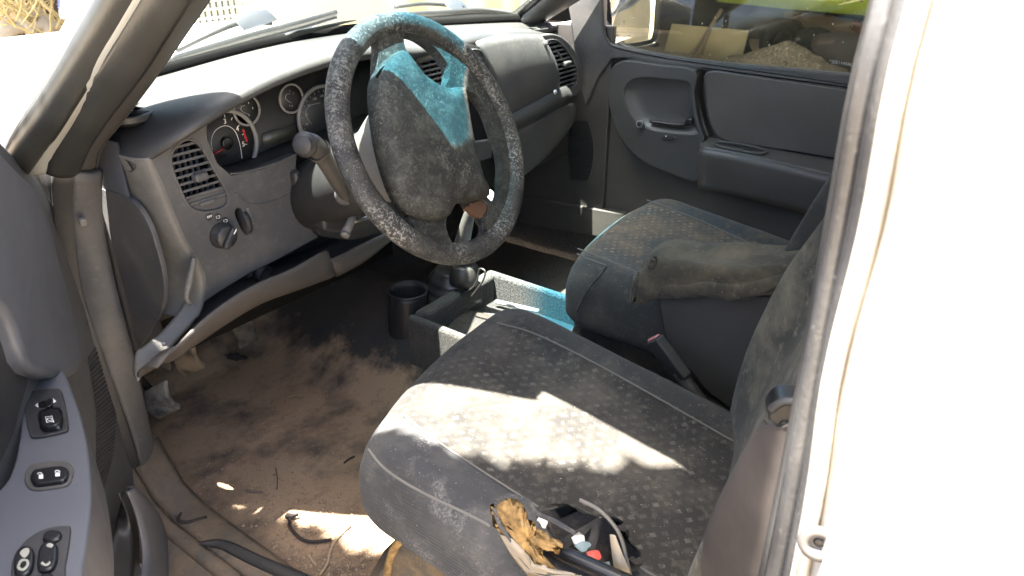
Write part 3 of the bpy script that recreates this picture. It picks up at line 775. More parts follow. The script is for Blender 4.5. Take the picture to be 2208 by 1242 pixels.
# ---- centre vents
CV = cr([oy(a, b, .30) for a, b in ((905, 139), (912, 134), (985, 113), (1000, 116), (1000, 176), (985, 188), (920, 192), (912, 180))], 3, True)
slab('vent_bezel', cr([oy(a, b, .303) for a, b in ((893, 150), (905, 120), (928, 103), (990, 92), (1044, 108), (1058, 150), (1062, 215), (1060, 330), (1020, 345), (985, 330), (960, 210), (915, 200))], 4, True), (0, .03, 0), SHROUD, dash, holes=[CV], bevel=.004, bseg=3)
kk = oy(952, 168, .30)
vent(CV, .30, 7, 'air_vent', mat=DASH, knob=(kk.x, kk.z, .008, .008), fins=5)
CV2 = cr([oy(a, b, .297) for a, b in ((1016, 112), (1036, 112), (1044, 128), (1047, 150), (1040, 160), (1018, 150))], 3, True)
vent(CV2, .297, 4, 'air_vent', mat=SHROUD, fins=1)
slab('radio_opening', [oy(a, b, .298) for a, b in ((1004, 205), (1040, 225), (1058, 262), (1062, 310), (1040, 345), (1012, 330))], (0, .004, 0), BLACK, dash, bevel=.001)
slab('radio_ledge', [oy(a, b, .290) for a, b in ((1020, 306), (1060, 300), (1062, 340), (1030, 350))], (0, .02, 0), DASH, dash, bevel=.004)
# ---- passenger side face: upper panel, lit ledge, lower glovebox, vent
YP = .318
face = []
def curved(name, top, bot, bulge, mat, n=10, m=8, solid=.012, **kw):
    rows = []
    for k in range(n+1):
        t = k/n; rows.append([])
        for j in range(m+1):
            s = j/m
            a, b = top(s), bot(s); p = a.lerp(b, t); rows[-1].append(p+V((0, -bulge*math.sin(math.pi*t)**.8, 0)))
    return loft(name, rows, mat, dash, solid=solid, soff=-1, **kw)
def poly(L, y):
    P = cr([oy(a, b, y) for a, b in L], 8)
    def f(s):
        k = s*(len(P)-1); i = min(int(k), len(P)-2); return P[i].lerp(P[i+1], k-i)
    return f
curved('glovebox_door', poly([(1018, 93), (1040, 84), (1090, 77), (1150, 77), (1163, 84)], YP), poly([(1080, 262), (1100, 250), (1150, 222), (1180, 203), (1199, 192)], YP), .02, DASH, solid=.01)
curved('dash_ledge', poly([(1076, 258), (1100, 246), (1150, 220), (1190, 198), (1215, 190)], YP-.006), poly([(1082, 290), (1110, 276), (1160, 250), (1200, 226), (1225, 215)], YP-.004), .012, DASH_TOP, solid=.01)
curved('glovebox_panel', poly([(1075, 296), (1110, 280), (1160, 252), (1205, 228), (1232, 222)], YP+.004), poly([(1060, 400), (1110, 385), (1160, 345), (1195, 310), (1225, 270)], YP+.02), .01, DASH, solid=.01)
PV = [(1170, 98), (1185, 88), (1205, 91), (1228, 118), (1243, 150), (1243, 178), (1226, 190), (1203, 184), (1192, 152), (1180, 120)]
pv = cr([oy(a, b, YP-.006) for a, b in PV], 4, True)
c = sum(pv, V())/len(pv)
slab('vent_surround', cr([oy(a, b, YP-.004) for a, b in ((1158, 88), (1180, 74), (1210, 78), (1240, 108), (1256, 150), (1254, 190), (1236, 208), (1204, 198), (1188, 158))], 4, True), (0, .02, 0), DASH, dash, holes=[[c+(p-c)*1.0+V((0, .002, 0)) for p in pv]], bevel=.004, bseg=3)
kk = oy(1215, 136, YP)
vent(pv, YP-.006, 11, 'air_vent', mat=DASH, knob=(kk.x, kk.z, .030, .012), fins=0, slat_h=.005)
for px, py in ((1175, 93), (1195, 199)):
    c = oy(px, py, YP-.018)
    cl = rings('loose_screw', c, (-.5, -1, .2), [(.001, 0), (.0045, 0), (.0045, .003), (.007, .004), (.0065, .007), (.002, .008)], CHROME, dash, n=12)
# ---- hanging knee panel under the column
ka = [oy(*q) for q in ((338, 792, .20), (395, 728, .205), (440, 684, .205), (500, 640, .205), (560, 607, .205), (630, 578, .21), (698, 540, .215), (712, 556, .22), (762, 534, .225), (832, 500, .23))]
kb = [oy(*q) for q in ((296, 812, .24), (352, 778, .245), (420, 736, .245), (490, 690, .245), (560, 650, .24), (640, 622, .24), (712, 596, .245), (730, 590, .245), (790, 556, .25), (838, 512, .25))]
ka, kb = cr(ka, 3), cr(kb, 3)
strip('knee_panel', ka, kb, KNEE, dash, bulge=.010, n=8, solid=.004)
strip('knee_panel_back', kb[7:], [p+V((0, .10, .02)) for p in kb[7:]], KICK, dash, bulge=.0, n=3, solid=.003)
# things glimpsed in the dark gap behind it
rings('demister_duct', oy(545, 575, .30), (.2, -1, -.3), [(.016, 0), (.016, .03), (.013, .03), (.013, .0)], DASH_DK, dash, n=20)
rings('bulkhead_ring', oy(520, 580, .30), (.1, -1, -.2), [(.010, 0), (.010, .02), (.008, .02), (.008, .0)], DASH_DK, dash, n=16)
rings('hidden_screw', oy(568, 549, .27), (.1, -1, -.4), [(.008, 0), (.008, .006), (.004, .007), (.004, .004), (.001, .004)], STEEL, dash, n=14)
slab('gap_backing', [V((.05, .36, .30)), V((.62, .36, .30)), V((.62, .36, .52)), V((.05, .36, .52))], (0, .01, 0), CAV, dash, bevel=0)  # black sheet standing for the darkness inside the dash

# ================================================================== STEERING COLUMN AND WHEEL
WC = V((.36, -.028, .69))
NW = V((math.sin(.05)*math.cos(.47), -math.cos(.05)*math.cos(.47), math.sin(.47))).normalized()
EX = V((1, 0, 0)); EX = (EX-NW*EX.dot(NW)).normalized(); EY = NW.cross(EX)
col = thing('steering_column', WC-NW*.25, 'pale dusty steering column shroud behind the wheel with a stalk on its side', 'steering column')
rows = []
for d, rx, ru, rd in ((.012, .070, .070, .075), (.028, .088, .088, .090), (.06, .088, .082, .085), (.10, .074, .066, .070), (.14, .060, .052, .055), (.20, .055, .048, .052), (.24, .052, .044, .050)):
    r = []
    for k in range(32):
        a = 2*math.pi*k/32; s = math.sin(a); c_ = math.cos(a)
        r.append(WC-NW*d+EX*rx*math.copysign(abs(c_)**.8, c_)+EY*(ru if s > 0 else rd)*math.copysign(abs(s)**.8, s))
    rows.append(r)
loft('column_shroud', rows, SHROUD, col, closed=True, cap=True, sub=1)
loft('column_jacket', [[WC-NW*d_+(EX*math.cos(a)*.058+EY*math.sin(a)*.058)*k_ for a in [2*math.pi*k/28 for k in range(28)]] for d_, k_ in ((.115, .9), (.12, 1.06), (.2, 1.08), (.40, 1.0))], DASH_DK, col, closed=True, cap=True)
lo = [oy(a, b, .235) for a, b in ((636, 372), (700, 362), (790, 370), (860, 470), (840, 505), (760, 520), (700, 512), (688, 508), (652, 450), (640, 405))]
slab('column_cover', lo, (0, .05, 0), DASH_DK, col, bevel=.006, bseg=3)
tube('shroud_split', [oy(652, 436, .2335), oy(690, 424, .2335), oy(720, 412, .2335)], .0016, CAV, col, n=6)
slab('column_cover_lip', [oy(a, b, .20) for a, b in ((690, 425), (740, 410), (800, 450), (800, 490), (745, 505), (700, 500))], (0, .04, 0), DASH_DK, col, bevel=.008, bseg=3)
sp_ = [oy(655, 312, .075), oy(672, 312, .078), oy(688, 325, .083), oy(704, 350, .092), oy(722, 382, .105), oy(745, 418, .125), oy(760, 440, .14)]
st = tube('turn_signal_stalk', cr(sp_, 5), lambda s: .0145 if s < .12 else (.0165-.004*min(1, (s-.12)*2)), KICK, col, n=16)
d = (sp_[0]-sp_[1]).normalized()+V((-.3, -.45, .05)); d.normalize()
rings('stalk_end', sp_[0]-d*.006, d, [(.0175, -.004), (.0185, .002), (.0175, .006), (.0145, .007), (.0140, .011), (.0125, .0125), (.001, .013)], DASH_DK, st, n=28)
rings('stalk_collar', sp_[2], sp_[2]-sp_[1], [(.0172, -.004), (.0182, 0), (.0172, .004)], KICK, st, n=20, cap=False)
rings('stalk_socket', oy(744, 420, .125), (-.5, -.7, -.2), [(.017, -.01), (.017, .006), (.014, .008)], DASH, col, n=20)
lv = tube('tilt_lever', [oy(744, 506, .15), oy(750, 492, .152), oy(758, 474, .155), oy(762, 466, .157)], lambda s: .0085-.0025*s, SHROUD, col, n=14)
rings('lever_tip', oy(745, 505, .149), oy(745, 505, .149)-oy(758, 474, .155), [(.0085, -.002), (.0085, .003), (.006, .005), (.004, .003), (.001, .003)], SHROUD, lv, n=16)
tube('lever_arm', [oy(762, 478, .158), oy(795, 468, .17), oy(812, 460, .18)], .004, STEEL, col, n=8)

sw = thing('steering_wheel', WC, 'mould-spotted black steering wheel with peeling rim and blue sunlight on top', 'steering wheel')
def onW(L, h=0): return [op(a, b, WC+NW*h, NW) for a, b in L]
rows = []
for k in range(97):
    a = 2*math.pi*k/96; dr = EX*math.cos(a)+EY*math.sin(a); r = []
    for j in range(14):
        t = 2*math.pi*j/14
        rr_ = .0175*(1+.04*math.sin(7*a+2*t)*fbm((math.cos(a), math.sin(a), j), 3))
        r.append(WC+dr*(.1775+rr_*1.0*math.cos(t))+NW*(rr_*.92*math.sin(t)))
    rows.append(r)
loft('rim', rows, RIM, sw, closed=True, sub=1)
HA = [(814, 80), (817, 103), (815, 161), (822, 200), (832, 290), (850, 360), (872, 425), (888, 452), (882, 465), (888, 480), (905, 506), (903, 513), (870, 495), (832, 450), (800, 405), (774, 347), (751, 267), (745, 241), (746, 193), (755, 145), (775, 103), (800, 79)]
HB = [(871, 78), (883, 73), (906, 80), (938, 103), (964, 135), (970, 161), (964, 180), (954, 187), (935, 180), (909, 160), (890, 133), (875, 106)]
HC = [(1001, 200), (1012, 196), (1028, 206), (1051, 241), (1064, 277), (1080, 324), (1085, 363), (1083, 405), (1077, 430), (1067, 437), (1051, 424), (1035, 385), (1022, 340), (1010, 289)]
HD = [(980, 443), (999, 432), (1022, 432), (1041, 445), (1048, 469), (1048, 501), (1031, 520), (1006, 535), (983, 530), (967, 508), (962, 475)]
H0 = .004
disc = [WC+NW*H0+(EX*math.cos(a)+EY*math.sin(a))*.1765 for a in [2*math.pi*k/72 for k in range(72)]]
def clampR(P, rmax=.1625):
    r = []
    for p in P:
        d = p-(WC+NW*H0); L = d.length; r.append(p if L < rmax else WC+NW*H0+d*(rmax/L))
    return r
holes = [clampR(cr(onW(h, H0), 3, True)) for h in (HA, HB, HC, HD)]
slab('spokes', disc, -NW*.018, WHEEL, sw, holes=holes, bevel=.004, bseg=3)
# centre pad: a dome raised in steps over the traced outline
PADL = [(865, 108), (880, 128), (905, 158), (935, 180), (962, 190), (985, 188), (1000, 197), (1010, 260), (1022, 320), (1040, 390), (1053, 424), (1022, 430), (985, 437), (963, 470), (930, 471), (905, 466), (880, 448), (855, 405), (835, 345), (822, 285), (813, 210), (816, 165), (833, 132), (850, 117)]
PH = .030
base = cr(onW(PADL, PH*.6), 4, True)
cen = sum(base, V())/len(base)
hts = [(1.0, -.022), (1.0, -.004), (.985, .004), (.95, .0095), (.88, .0140), (.75, .0175), (.55, .0195), (.3, .0205), (.12, .021)]
rows = [[cen+(p-cen)*s+NW*h for p in base] for s, h in hts]
loft('airbag_pad', rows, WHEEL, sw, closed=True, cap=True)
# seam below the top spoke
tube('pad_seam', [op(a, b, WC+NW*.018, NW) for a, b in ((812, 166), (822, 150), (845, 131), (862, 124), (880, 122))], .0018, CAV, sw, n=6)
def ragged0(P, amp, seed):
    R_ = random.Random(seed); return [p+EX*R_.uniform(-amp, amp)+EY*R_.uniform(-amp, amp) for p in cr(P, 4, True)]
# torn leather by the lower hole, foam showing
tr_ = [op(a, b, WC+NW*.0085, NW) for a, b in ((1004, 449), (1022, 436), (1044, 432), (1051, 446), (1046, 462), (1030, 468), (1012, 458))]
patch0 = ragged0(tr_, .0025, 3)
slab('torn_patch', patch0, -NW*.006, BROWN, sw, bevel=.001)
tube('torn_edge', cr([op(a, b, WC+NW*.010, NW) for a, b in ((985, 432), (1000, 426), (1016, 428), (1028, 426), (1040, 432), (1052, 444), (1050, 468), (1046, 490))], 4), .0022, WHEEL, sw, n=6)

# ================================================================== SEATS
class Cushion:
    """rounded seat cushion: rings of a squarish section from front to back"""
    def __init__(s, x0, x1, yf, yr, ztop, zbot, bol=.022, skew=0, conv=.05, inner=.55, crown=.0):
        s.__dict__.update(locals()); s.xc = (x0+x1)/2; s.hw = (x1-x0)/2
    def ring(s, t, n=56):
        """t 0 front .. 1 rear"""
        R = .085
        L = s.yf-s.yr; d = t*L
        if d < R: k = math.sqrt(max(0, 1-((R-d)/R)**2))
        else: k = 1
        pts = []
        for i in range(n):
            a = 2*math.pi*i/n; ca, sa = math.cos(a), math.sin(a)
            fx = math.copysign(abs(ca)**.42, ca); fz = math.copysign(abs(sa)**.5, sa)
            x = s.xc+s.hw*fx*(.90+.10*k)
            y0 = s.yf-d+(s.skew*(x-s.xc)-s.conv*((x-s.xc)/s.hw)**2)*max(0, 1-d/.25)
            zt, zb = s.ztop(y0), s.zbot
            zm, hz = (zt+zb)/2-.02*(1-k), (zt-zb)/2
            u = abs(x-s.xc)/s.hw
            b = s.bol*max(0, min(1, (u-s.inner)/(.84-s.inner)))**1.5 if fz > 0 else 0
            b += s.crown*(1-u*u) if fz > 0 else 0
            z = zm+hz*fz*(.35+.65*k)+b*k*max(0, fz)
            z += .0025*fbm((x, y0, z), 11)
            pts.append(V((x, y0+.003*fbm((x, z, y0), 9), z)))
        return pts
    def build(s, name, mat, parent):
        ts = [0, .01, .03, .06, .10, .15]+[.15+.85*k/22 for k in range(1, 23)]
        return loft(name, [s.ring(t) for t in ts], mat, parent, closed=True, cap=True, sub=1)
    def top(s, x, y, up=0):
        """height of the upper skin at (x, y)"""
        u = min(.97, abs(x-s.xc)/s.hw); zt = s.ztop(y)
        ca = u**(1/.42); sa = math.sqrt(max(0, 1-ca*ca)); fz = sa**.5
        b = s.bol*max(0, min(1, (u-s.inner)/(.84-s.inner)))**1.5+s.crown*(1-u*u)
        return V((x, y, (zt+s.zbot)/2+(zt-s.zbot)/2*fz+b*fz+up))

ds = thing('upholstered_seat_unit', (.30, -.35, .0), 'dark patterned driver seat with sunlit torn cushion showing yellow foam', 'seat', 'front seats')
dc = Cushion(.052, .525, -.032, -.63, lambda y: .352+.16*(y+.1), .185, bol=.030, skew=.20, conv=.040, inner=.5)
def two_tone(c_mat, b_mat, xa, xb, wob=.004): pass
cu = dc.build('seat_cushion', FAB_C, ds)
# bolsters are cut from another cloth: faces outside the seams take it
def assign(o, mats, test):
    me = o.data
    for q in mats: me.materials.append(q)
    for p in me.polygons:
        p.material_index = test(p.center)
assign(cu, [FAB_B, FAB_G], lambda c: 1 if (c.x < .140+.25*max(0, -.2-c.y)*.2 or (c.z < .27 and c.y < -.12 and c.x < .3)) else (2 if c.x > .452 or c.z < .25 else 0))
def seam(o, xs, c, r=.0016, mat=SEAM, name='seam'):
    return tube(name, cr([c.top(x, y, .0012) for x, y in xs], 6), r, mat, o, n=6)
seam(ds, [(.430, -.085), (.447, -.15), (.452, -.25), (.450, -.38), (.445, -.52)], dc)
seam(ds, [(.150, -.13), (.143, -.19), (.143, -.30), (.148, -.43), (.16, -.55)], dc)
sd = [ox(a, b, .0535) for a, b in ((797, 965), (830, 1005), (880, 1040), (940, 1072), (1000, 1100), (1060, 1130))]
tube('seam', cr([p+V((-.003, 0, 0)) for p in sd], 5), .0018, SEAM, ds, n=6)
# ---- torn corner: cavity, foam lumps, flaps, scraps
def ragged(P, amp=.004, seed=0, n=4):
    R_ = random.Random(seed); Q = cr(P, n, True)
    return [p+V((R_.uniform(-amp, amp), R_.uniform(-amp, amp), R_.uniform(-amp, amp)*.3)) for p in Q]
def drape(L, x0=.10, seed=0, amp=.003, n=4, z=None):
    return ragged([oz(a, b, z) if z else ox(a, b, x0) for a, b in L], amp, seed, n)
def patch(name, P, mat, parent, thick=.004, lump=.004, seed=0):
    """irregular skin over a ragged outline, puffed in the middle"""
    c = sum(P, V())/len(P); rows = [P]
    nn = (P[len(P)//3]-P[0]).cross(P[2*len(P)//3]-P[0]).normalized()
    if nn.dot(CAM-c) < 0: nn = -nn
    for s in (.93, .85, .75, .65, .55, .45, .35, .25, .15, .06):
        rows.append([(lambda q: q+nn*(lump*(1-s*s)+.9*abs(lump)*fbm(q, 45, 3)))(c+(p-c)*s) for p in P])
    return loft(name, rows, mat, parent, closed=True, cap=True, solid=thick, soff=-1)
HOLE = mk_fabric('torn_hole_shade', (.016, .015, .014), (.1, .1, .1), False, (.07, .055, .04), .8)
cav_ = [oz(a, b, .255) for a, b in ((1150, 1090), (1230, 1085), (1330, 1120), (1420, 1160), (1500, 1242), (1180, 1300), (1120, 1180))]
PT = [oz(a, b, .268) for a, b in ((1165, 1150), (1225, 1142), (1290, 1160), (1340, 1180), (1360, 1220), (1380, 1270), (1300, 1300), (1230, 1250), (1190, 1195))]
patch('torn_hole', [p+V((-.010, 0, .050)) for p in ragged(PT, .003, 3)], HOLE, ds, .002, -.006)  # dark patch standing for the shaded hollow of the tear
foam = [(1064, 1092), (1078, 1075), (1105, 1069), (1130, 1078), (1142, 1105), (1160, 1128), (1172, 1145), (1210, 1168), (1205, 1182), (1168, 1178), (1180, 1205), (1205, 1228), (1185, 1232), (1150, 1222), (1120, 1190), (1085, 1140)]
F3 = ragged([ox(a, b, .058) for a, b in foam], .0022, 5, 6)
fo = patch('torn_foam', [p+V((-.006, 0, .0)) for p in F3], FOAM, ds, .004, .0045)
for L, sd_, mt in ((((1080, 1150), (1100, 1150), (1135, 1185), (1160, 1222), (1200, 1232), (1262, 1240), (1230, 1262), (1150, 1250), (1105, 1195)), 7, CLOTH_EDGE),
              (((1318, 1150), (1330, 1152), (1345, 1190), (1362, 1230), (1350, 1255), (1330, 1240), (1322, 1190)), 8, CLOTH_EDGE)):
    patch('torn_flap', [ox(a, b, .052 if sd_ == 7 else .11)+V((-.004, 0, .002)) for a, b in L], mt, ds, .002, .003)
tube('torn_edge', cr([ox(a, b, .052) for a, b in ((1068, 1088), (1090, 1071), (1118, 1072), (1142, 1085), (1160, 1108), (1196, 1124), (1240, 1150))], 4), .0025, FAB_B, ds, n=6)
tube('torn_edge', cr([ox(a, b, .049) for a, b in ((1066, 1096), (1078, 1130), (1104, 1166), (1120, 1195), (1150, 1228), (1190, 1240))], 4), .003, FAB_B, ds, n=6)
tube('torn_edge', cr([ox(a, b, .11) for a, b in ((1250, 1078), (1290, 1098), (1322, 1130), (1340, 1162), (1352, 1210), (1362, 1250))], 4), .0022, SEAM, ds, n=6)
tube('seat_frame_bar', [ox(1172, 1178, .085), ox(1240, 1206, .085), ox(1340, 1250, .085), ox(1420, 1290, .085)], .0095, BLACK, ds, n=14)
for i, (L, mt) in enumerate(((((1232, 1160), (1250, 1150), (1262, 1158), (1258, 1174), (1238, 1178)), PAPERW), (((1242, 1178), (1262, 1168), (1275, 1180), (1256, 1190)), PAPERB), (((1270, 1188), (1292, 1184), (1300, 1198), (1290, 1212), (1266, 1204)), PAPERR), (((1163, 1112), (1176, 1118), (1182, 1132), (1172, 1140), (1162, 1128)), PAPERW), (((1300, 1212), (1318, 1220), (1310, 1236), (1296, 1230)), PAPERB))):
    c = patch('scrap', ragged([oz(a, b, .318) for a, b in L], .0015, i, 3), mt, None, .001, .003)
    tag(c, ('crumpled white paper scrap in the torn seat hole', 'small blue-grey scrap beside the white scrap in the torn seat', 'bright red scrap lying in the torn seat hole', 'curled pale scrap beside the yellow seat foam', 'lowest blue-grey scrap in the torn seat hole')[i], 'scrap')
# seat base below the cushion
slab('seat_base', [V((.10, -.17, .02)), V((.50, -.13, .02)), V((.50, -.62, .02)), V((.10, -.62, .02))], (0, 0, .165), CARPET_DK, ds, bevel=.01)
# yellowed underlay sheet hanging below the front edge
us = [ox(a, b, .066) for a, b in ((880, 1132), (960, 1165), (1060, 1212), (1120, 1262), (1000, 1300), (800, 1300), (800, 1242), (830, 1190), (858, 1160))]
patch('underlay_cloth', us, CLOTH_EDGE if False else mk_fabric('stained_underlay', (.06, .055, .045), (.1, .1, .1), False, (.22, .14, .06), .8), ds, .002, .004)
tube('underlay_fold', cr([ox(a, b, .060) for a, b in ((893, 1156), (872, 1160), (852, 1180), (838, 1215), (835, 1255))], 4), .006, FOAM, ds, n=8)
# ---- driver backrest
def backrest(parent, x0, x1, ybase, zbase, lean, H, mat, side, bol=.05, th=.10, skew=0):
    rows = []; xc, hw = (x0+x1)/2, (x1-x0)/2; n = 48
    for k in range(19):
        t = k/18; h = H*t
        wv = 1-.10*t**3 if t < .95 else .82
        rn = math.sqrt(max(.02, 1-max(0, (t-.86)/.14)**2)) if t > .86 else (1 if t > .08 else .8+2.5*t)
        r = []
        for i in range(n):
            a = 2*math.pi*i/n; ca, sa = math.cos(a), math.sin(a)
            fx = math.copysign(abs(ca)**.45, ca); fy = math.copysign(abs(sa)**.55, sa)
            u = abs(fx); b = bol*max(0, (u-.55)/.45)**1.2*math.sin(math.pi*min(1, .15+t*.9)) if fy < 0 else 0
            x = xc+hw*wv*fx*(.85+.15*rn)
            d = -fy*th*.5*rn+b          # forward
            y = ybase-math.sin(lean)*h+d+skew*(x-xc); z = zbase+math.cos(lean)*h
            r.append(V((x, y, z))+V((1, 1, 1))*.003*fbm((x, y, z), 10))
        rows.append(r)
    o = loft('backrest', rows, mat, parent, closed=True, cap=True, sub=1)
    return o
bk = backrest(ds, .085, .535, -.592, .26, math.radians(16), .70, FAB_MUD, 1, bol=.075, th=.11, skew=.24)
# ================================================================== passenger seat
ps = thing('upholstered_seat_unit', (1.0, -.35, .0), 'dusty passenger seat with brown-stained check cloth and worn folding armrest', 'seat', 'front seats')
pc = Cushion(.735, 1.262, .045, -.55, lambda y: .345+.14*(y), .17, bol=.022, skew=.10, conv=.045, inner=.5)
cu = pc.build('seat_cushion', FAB_P, ps)
assign(cu, [FAB_PB, FAB_G], lambda c: 1 if c.x > 1.165 else (2 if (c.x < .80 or c.z < .255) else 0))
seam(ps, [(1.165, .0), (1.165, -.06), (1.163, -.15), (1.15, -.26), (1.14, -.35)], pc)
seam(ps, [(.80, -.02), (.806, -.08), (.81, -.16), (.81, -.26)], pc)
tube('seam', cr([ox(a, b, .736) for a, b in ((1245, 548), (1262, 556), (1290, 566), (1306, 572))], 4), .0016, SEAM, ps, n=6)
tube('seam', cr([ox(a, b, .732) for a, b in ((1308, 574), (1296, 592), (1276, 614), (1258, 640), (1244, 672))], 4), .0022, FAB_G, ps, n=6)
slab('seat_base', [V((.77, -.05, .02)), V((1.24, -.02, .02)), V((1.24, -.55, .02)), V((.77, -.55, .02))], (0, 0, .16), CARPET_DK, ps, bevel=.01)
# dark plastic side shield behind the cloth flank
sh = [ox(a, b, .722) for a, b in ((1412, 600), (1470, 620), (1600, 640), (1720, 640), (1800, 640), (1800, 1000), (1640, 940), (1520, 840), (1440, 745), (1428, 700))]
slab('seat_shield', sh, (.02, 0, 0), DOOR, ps, bevel=.006, bseg=3)
backrest(ps, .75, 1.27, -.475, .26, math.radians(18), .70, FAB_G, 1, bol=.06, th=.12)
# armrest with torn front end
ap = [V((.742, -.222, .372)), V((.744, -.235, .380)), V((.746, -.27, .392)), V((.748, -.32, .405)), V((.75, -.38, .42)), V((.75, -.44, .44)), V((.75, -.50, .46)), V((.75, -.57, .485)), V((.75, -.63, .51))]
rows = []
n = 30
for k, p in enumerate(cr(ap, 4)):
    t = k/(4*(len(ap)-1)); rx = .062; rz = (.040+.007*math.sin(t*7+.5)-.006*max(0, .3-t)*3)*(.80 if k == 0 else 1)
    rows.append([])
    for i in range(n):
        a = 2*math.pi*i/n; ca, sa = math.cos(a), math.sin(a)
        fx = math.copysign(abs(ca)**.4, ca); fz = math.copysign(abs(sa)**.45, sa)
        q = p+V((rx*fx, .012*fbm((ca, sa, 1), 2.5) if k < 3 else 0, rz*fz))
        q += V((0, 0, -.010*max(0, -ca)*(1-t)))
        amp = .013 if t < .5 else .009
        q += V((.3, .3, 1))*amp*(fbm((q.x*2, q.y*.9, q.z*2), 10, 3)+.35*(abs(fbm((q.x, q.y*1.4, q.z*1.2), 26, 3))-.3))
        rows[-1].append(q)
ar = loft('armrest', rows, ARMREST_FAB, ps, closed=True, cap=False, sub=1)
c0 = sum(rows[0], V())/n
patch('armrest_end', [p+V((0, -.004, 0)) for p in rows[0]], ARMREST_FAB, ar, .003, -.012)
tube('frayed_edge', [p+V((-.002, .003, 0)) for p in rows[0]][8:30]+[rows[0][0]], lambda s: .0028+.0014*math.sin(s*37), ARMREST_FAB, ar, n=6)
cur = [ox(a, b, .69) for a, b in ((1398, 565), (1404, 556), (1414, 552), (1416, 566), (1408, 580), (1400, 578))]
patch('torn_curl', ragged(cur, .002, 4), ARMREST_FAB, ar, .003, .006)
tube('hanging_hem', cr([ox(a, b, .688) for a, b in ((1424, 632), (1470, 642), (1520, 636), (1570, 646), (1625, 640), (1680, 618), (1742, 588))], 5), lambda s: .0018+.0008*math.sin(s*53), SEAM, ar, n=6)
hm = cr([ox(a, b, .690) for a, b in ((1420, 600), (1470, 612), (1520, 606), (1570, 612), (1625, 606), (1690, 590), (1750, 560))], 4)
hb = cr([ox(a, b, .688) for a, b in ((1424, 632), (1470, 642), (1520, 636), (1570, 646), (1625, 640), (1680, 618), (1742, 588))], 4)
strip('hanging_cloth', hm, hb, ARMREST_FAB, ar, bulge=.003, n=5, solid=.002)
# ================================================================== belt buckle, belt guide
bb = thing('seat_belt_buckle', (.60, -.29, .2), 'black seat belt buckle with faded pink button between the seats', 'buckle')
q0, q1 = ox(1409, 728, .60), ox(1462, 800, .60)
ax = (q1-q0).normalized(); sx_ = V((.35, 1, 0)); sx_ = (sx_-ax*sx_.dot(ax)).normalized(); nz = ax.cross(sx_)
def bxl(name, c, L, mat, par, R_=None): 
    R3 = Matrix((sx_, ax, nz)).transposed(); return box(name, c, L, mat, par, R3, .004, 3)
bxl('buckle_body', q0.lerp(q1, .62), (.044, .085, .020), BLACK if False else DASH_DK, bb)
bxl('release_button', q0.lerp(q1, .02), (.036, .006, .012), PINK, bb)
tube('buckle_stalk', [q1, q1+ax*.06, q1+ax*.14+V((0, 0, -.03))], .012, DASH_DK, bb, n=10)
sb = thing('seat_belt', (.03, -.66, .3), 'brown seat belt webbing hanging beside the door pillar with black guide', 'seat belt')
rows = []
Ls = [(1650, 905), (1640, 925), (1590, 1010), (1540, 1110), (1510, 1200), (1495, 1290)]
Rs = [(1712, 905), (1712, 930), (1695, 1020), (1672, 1120), (1648, 1242), (1640, 1320)]
A = cr([ox(a, b, .055+.012*i) for i, (a, b) in enumerate(Ls)], 4); B = cr([ox(a, b, .030) for a, b in Rs], 4)
strip('webbing', A, B, BELT, sb, bulge=.006, n=8, solid=.003)
gq = [ox(a, b, .035) for a, b in ((1657, 905), (1662, 885), (1680, 868), (1705, 864), (1745, 872), (1745, 925), (1712, 918), (1690, 908), (1680, 918))]
slab('belt_guide', cr(gq, 3, True), (.02, .01, 0), BLACK, sb, bevel=.005, bseg=3)
tube('belt_guide_rim', cr([ox(a, b, .031) for a, b in ((1662, 884), (1682, 869), (1706, 865), (1745, 874))], 4), .0035, DASH_DK, sb, n=8)

# ================================================================== CONSOLE, GEAR LEVER, CUP HOLDER
ct = thing('console_tray', (.70, .1, .1), 'carpet-lined console tray beside the gear lever, its far wall sunlit', 'console tray')
X0, X1, Y0, Y1, ZT = .575, .835, -.25, .235, .20
def wall(name, x0, x1, y0, y1, z0, z1, mat, bev=.008):
    return box(name, ((x0+x1)/2, (y0+y1)/2, (z0+z1)/2), (x1-x0, y1-y0, z1-z0), mat, ct, None, bev, 3)
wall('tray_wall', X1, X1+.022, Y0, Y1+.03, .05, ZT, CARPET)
wall('tray_wall', X0-.022, X0, Y0, Y1+.03, .05, ZT, CARPET_DK)  # this wall, the front wall and the floor: shade put in as darker carpet
wall('tray_wall', X0, X1, Y1-.005, Y1+.03, .05, ZT+.004, CARPET_DK, .012)
slab('tray_floor', [V((X0, Y0, .135)), V((X1, Y0, .135)), V((X1, Y1, .135)), V((X0, Y1, .135))], (0, 0, -.02), CARPET_DK, ct, bevel=0)
pen = thing('pen', oz(1090, 657, .145), 'clear pale pen lying in the console tray', 'pen')
pa, pb = oz(1072, 651, .150), oz(1112, 660, .150); pb = pa+(pb-pa)*2.2
tube('barrel', [pa, pb], .0055, Mat('clear_plastic', (.45, .47, .48), .2).m, pen, n=10)
rings('pen_end', pa, pa-pb, [(.005, -.001), (.0045, .004), (.001, .005)], GREYPRINT, pen, n=10)
gl = thing('gear_lever', (.73, .30, .15), 'worn metal gear lever with torn black boot and pale knob', 'gear lever')
LEATHER = plastic('boot_leather', (.022, .021, .02), (.10, .09, .08), amt=.4, rough=.32, grain=300, gb=.5, spec=.6)
LEV = plastic('lever_worn', (.10, .098, .094), (.26, .25, .23), amt=.8, rough=.35, spec=.6)
lt, lb_ = ox(1014, 452, .72), ox(985, 545, .74)
lp = [ox(1048, 418, .72), ox(1020, 445, .72), ox(1010, 470, .722), ox(1000, 510, .728), ox(990, 550, .735), ox(985, 575, .74)]
tube('lever_shaft', cr(lp, 4), lambda s: .010+.011*min(1, max(0, s-.2)*1.6), LEV, gl, n=16)
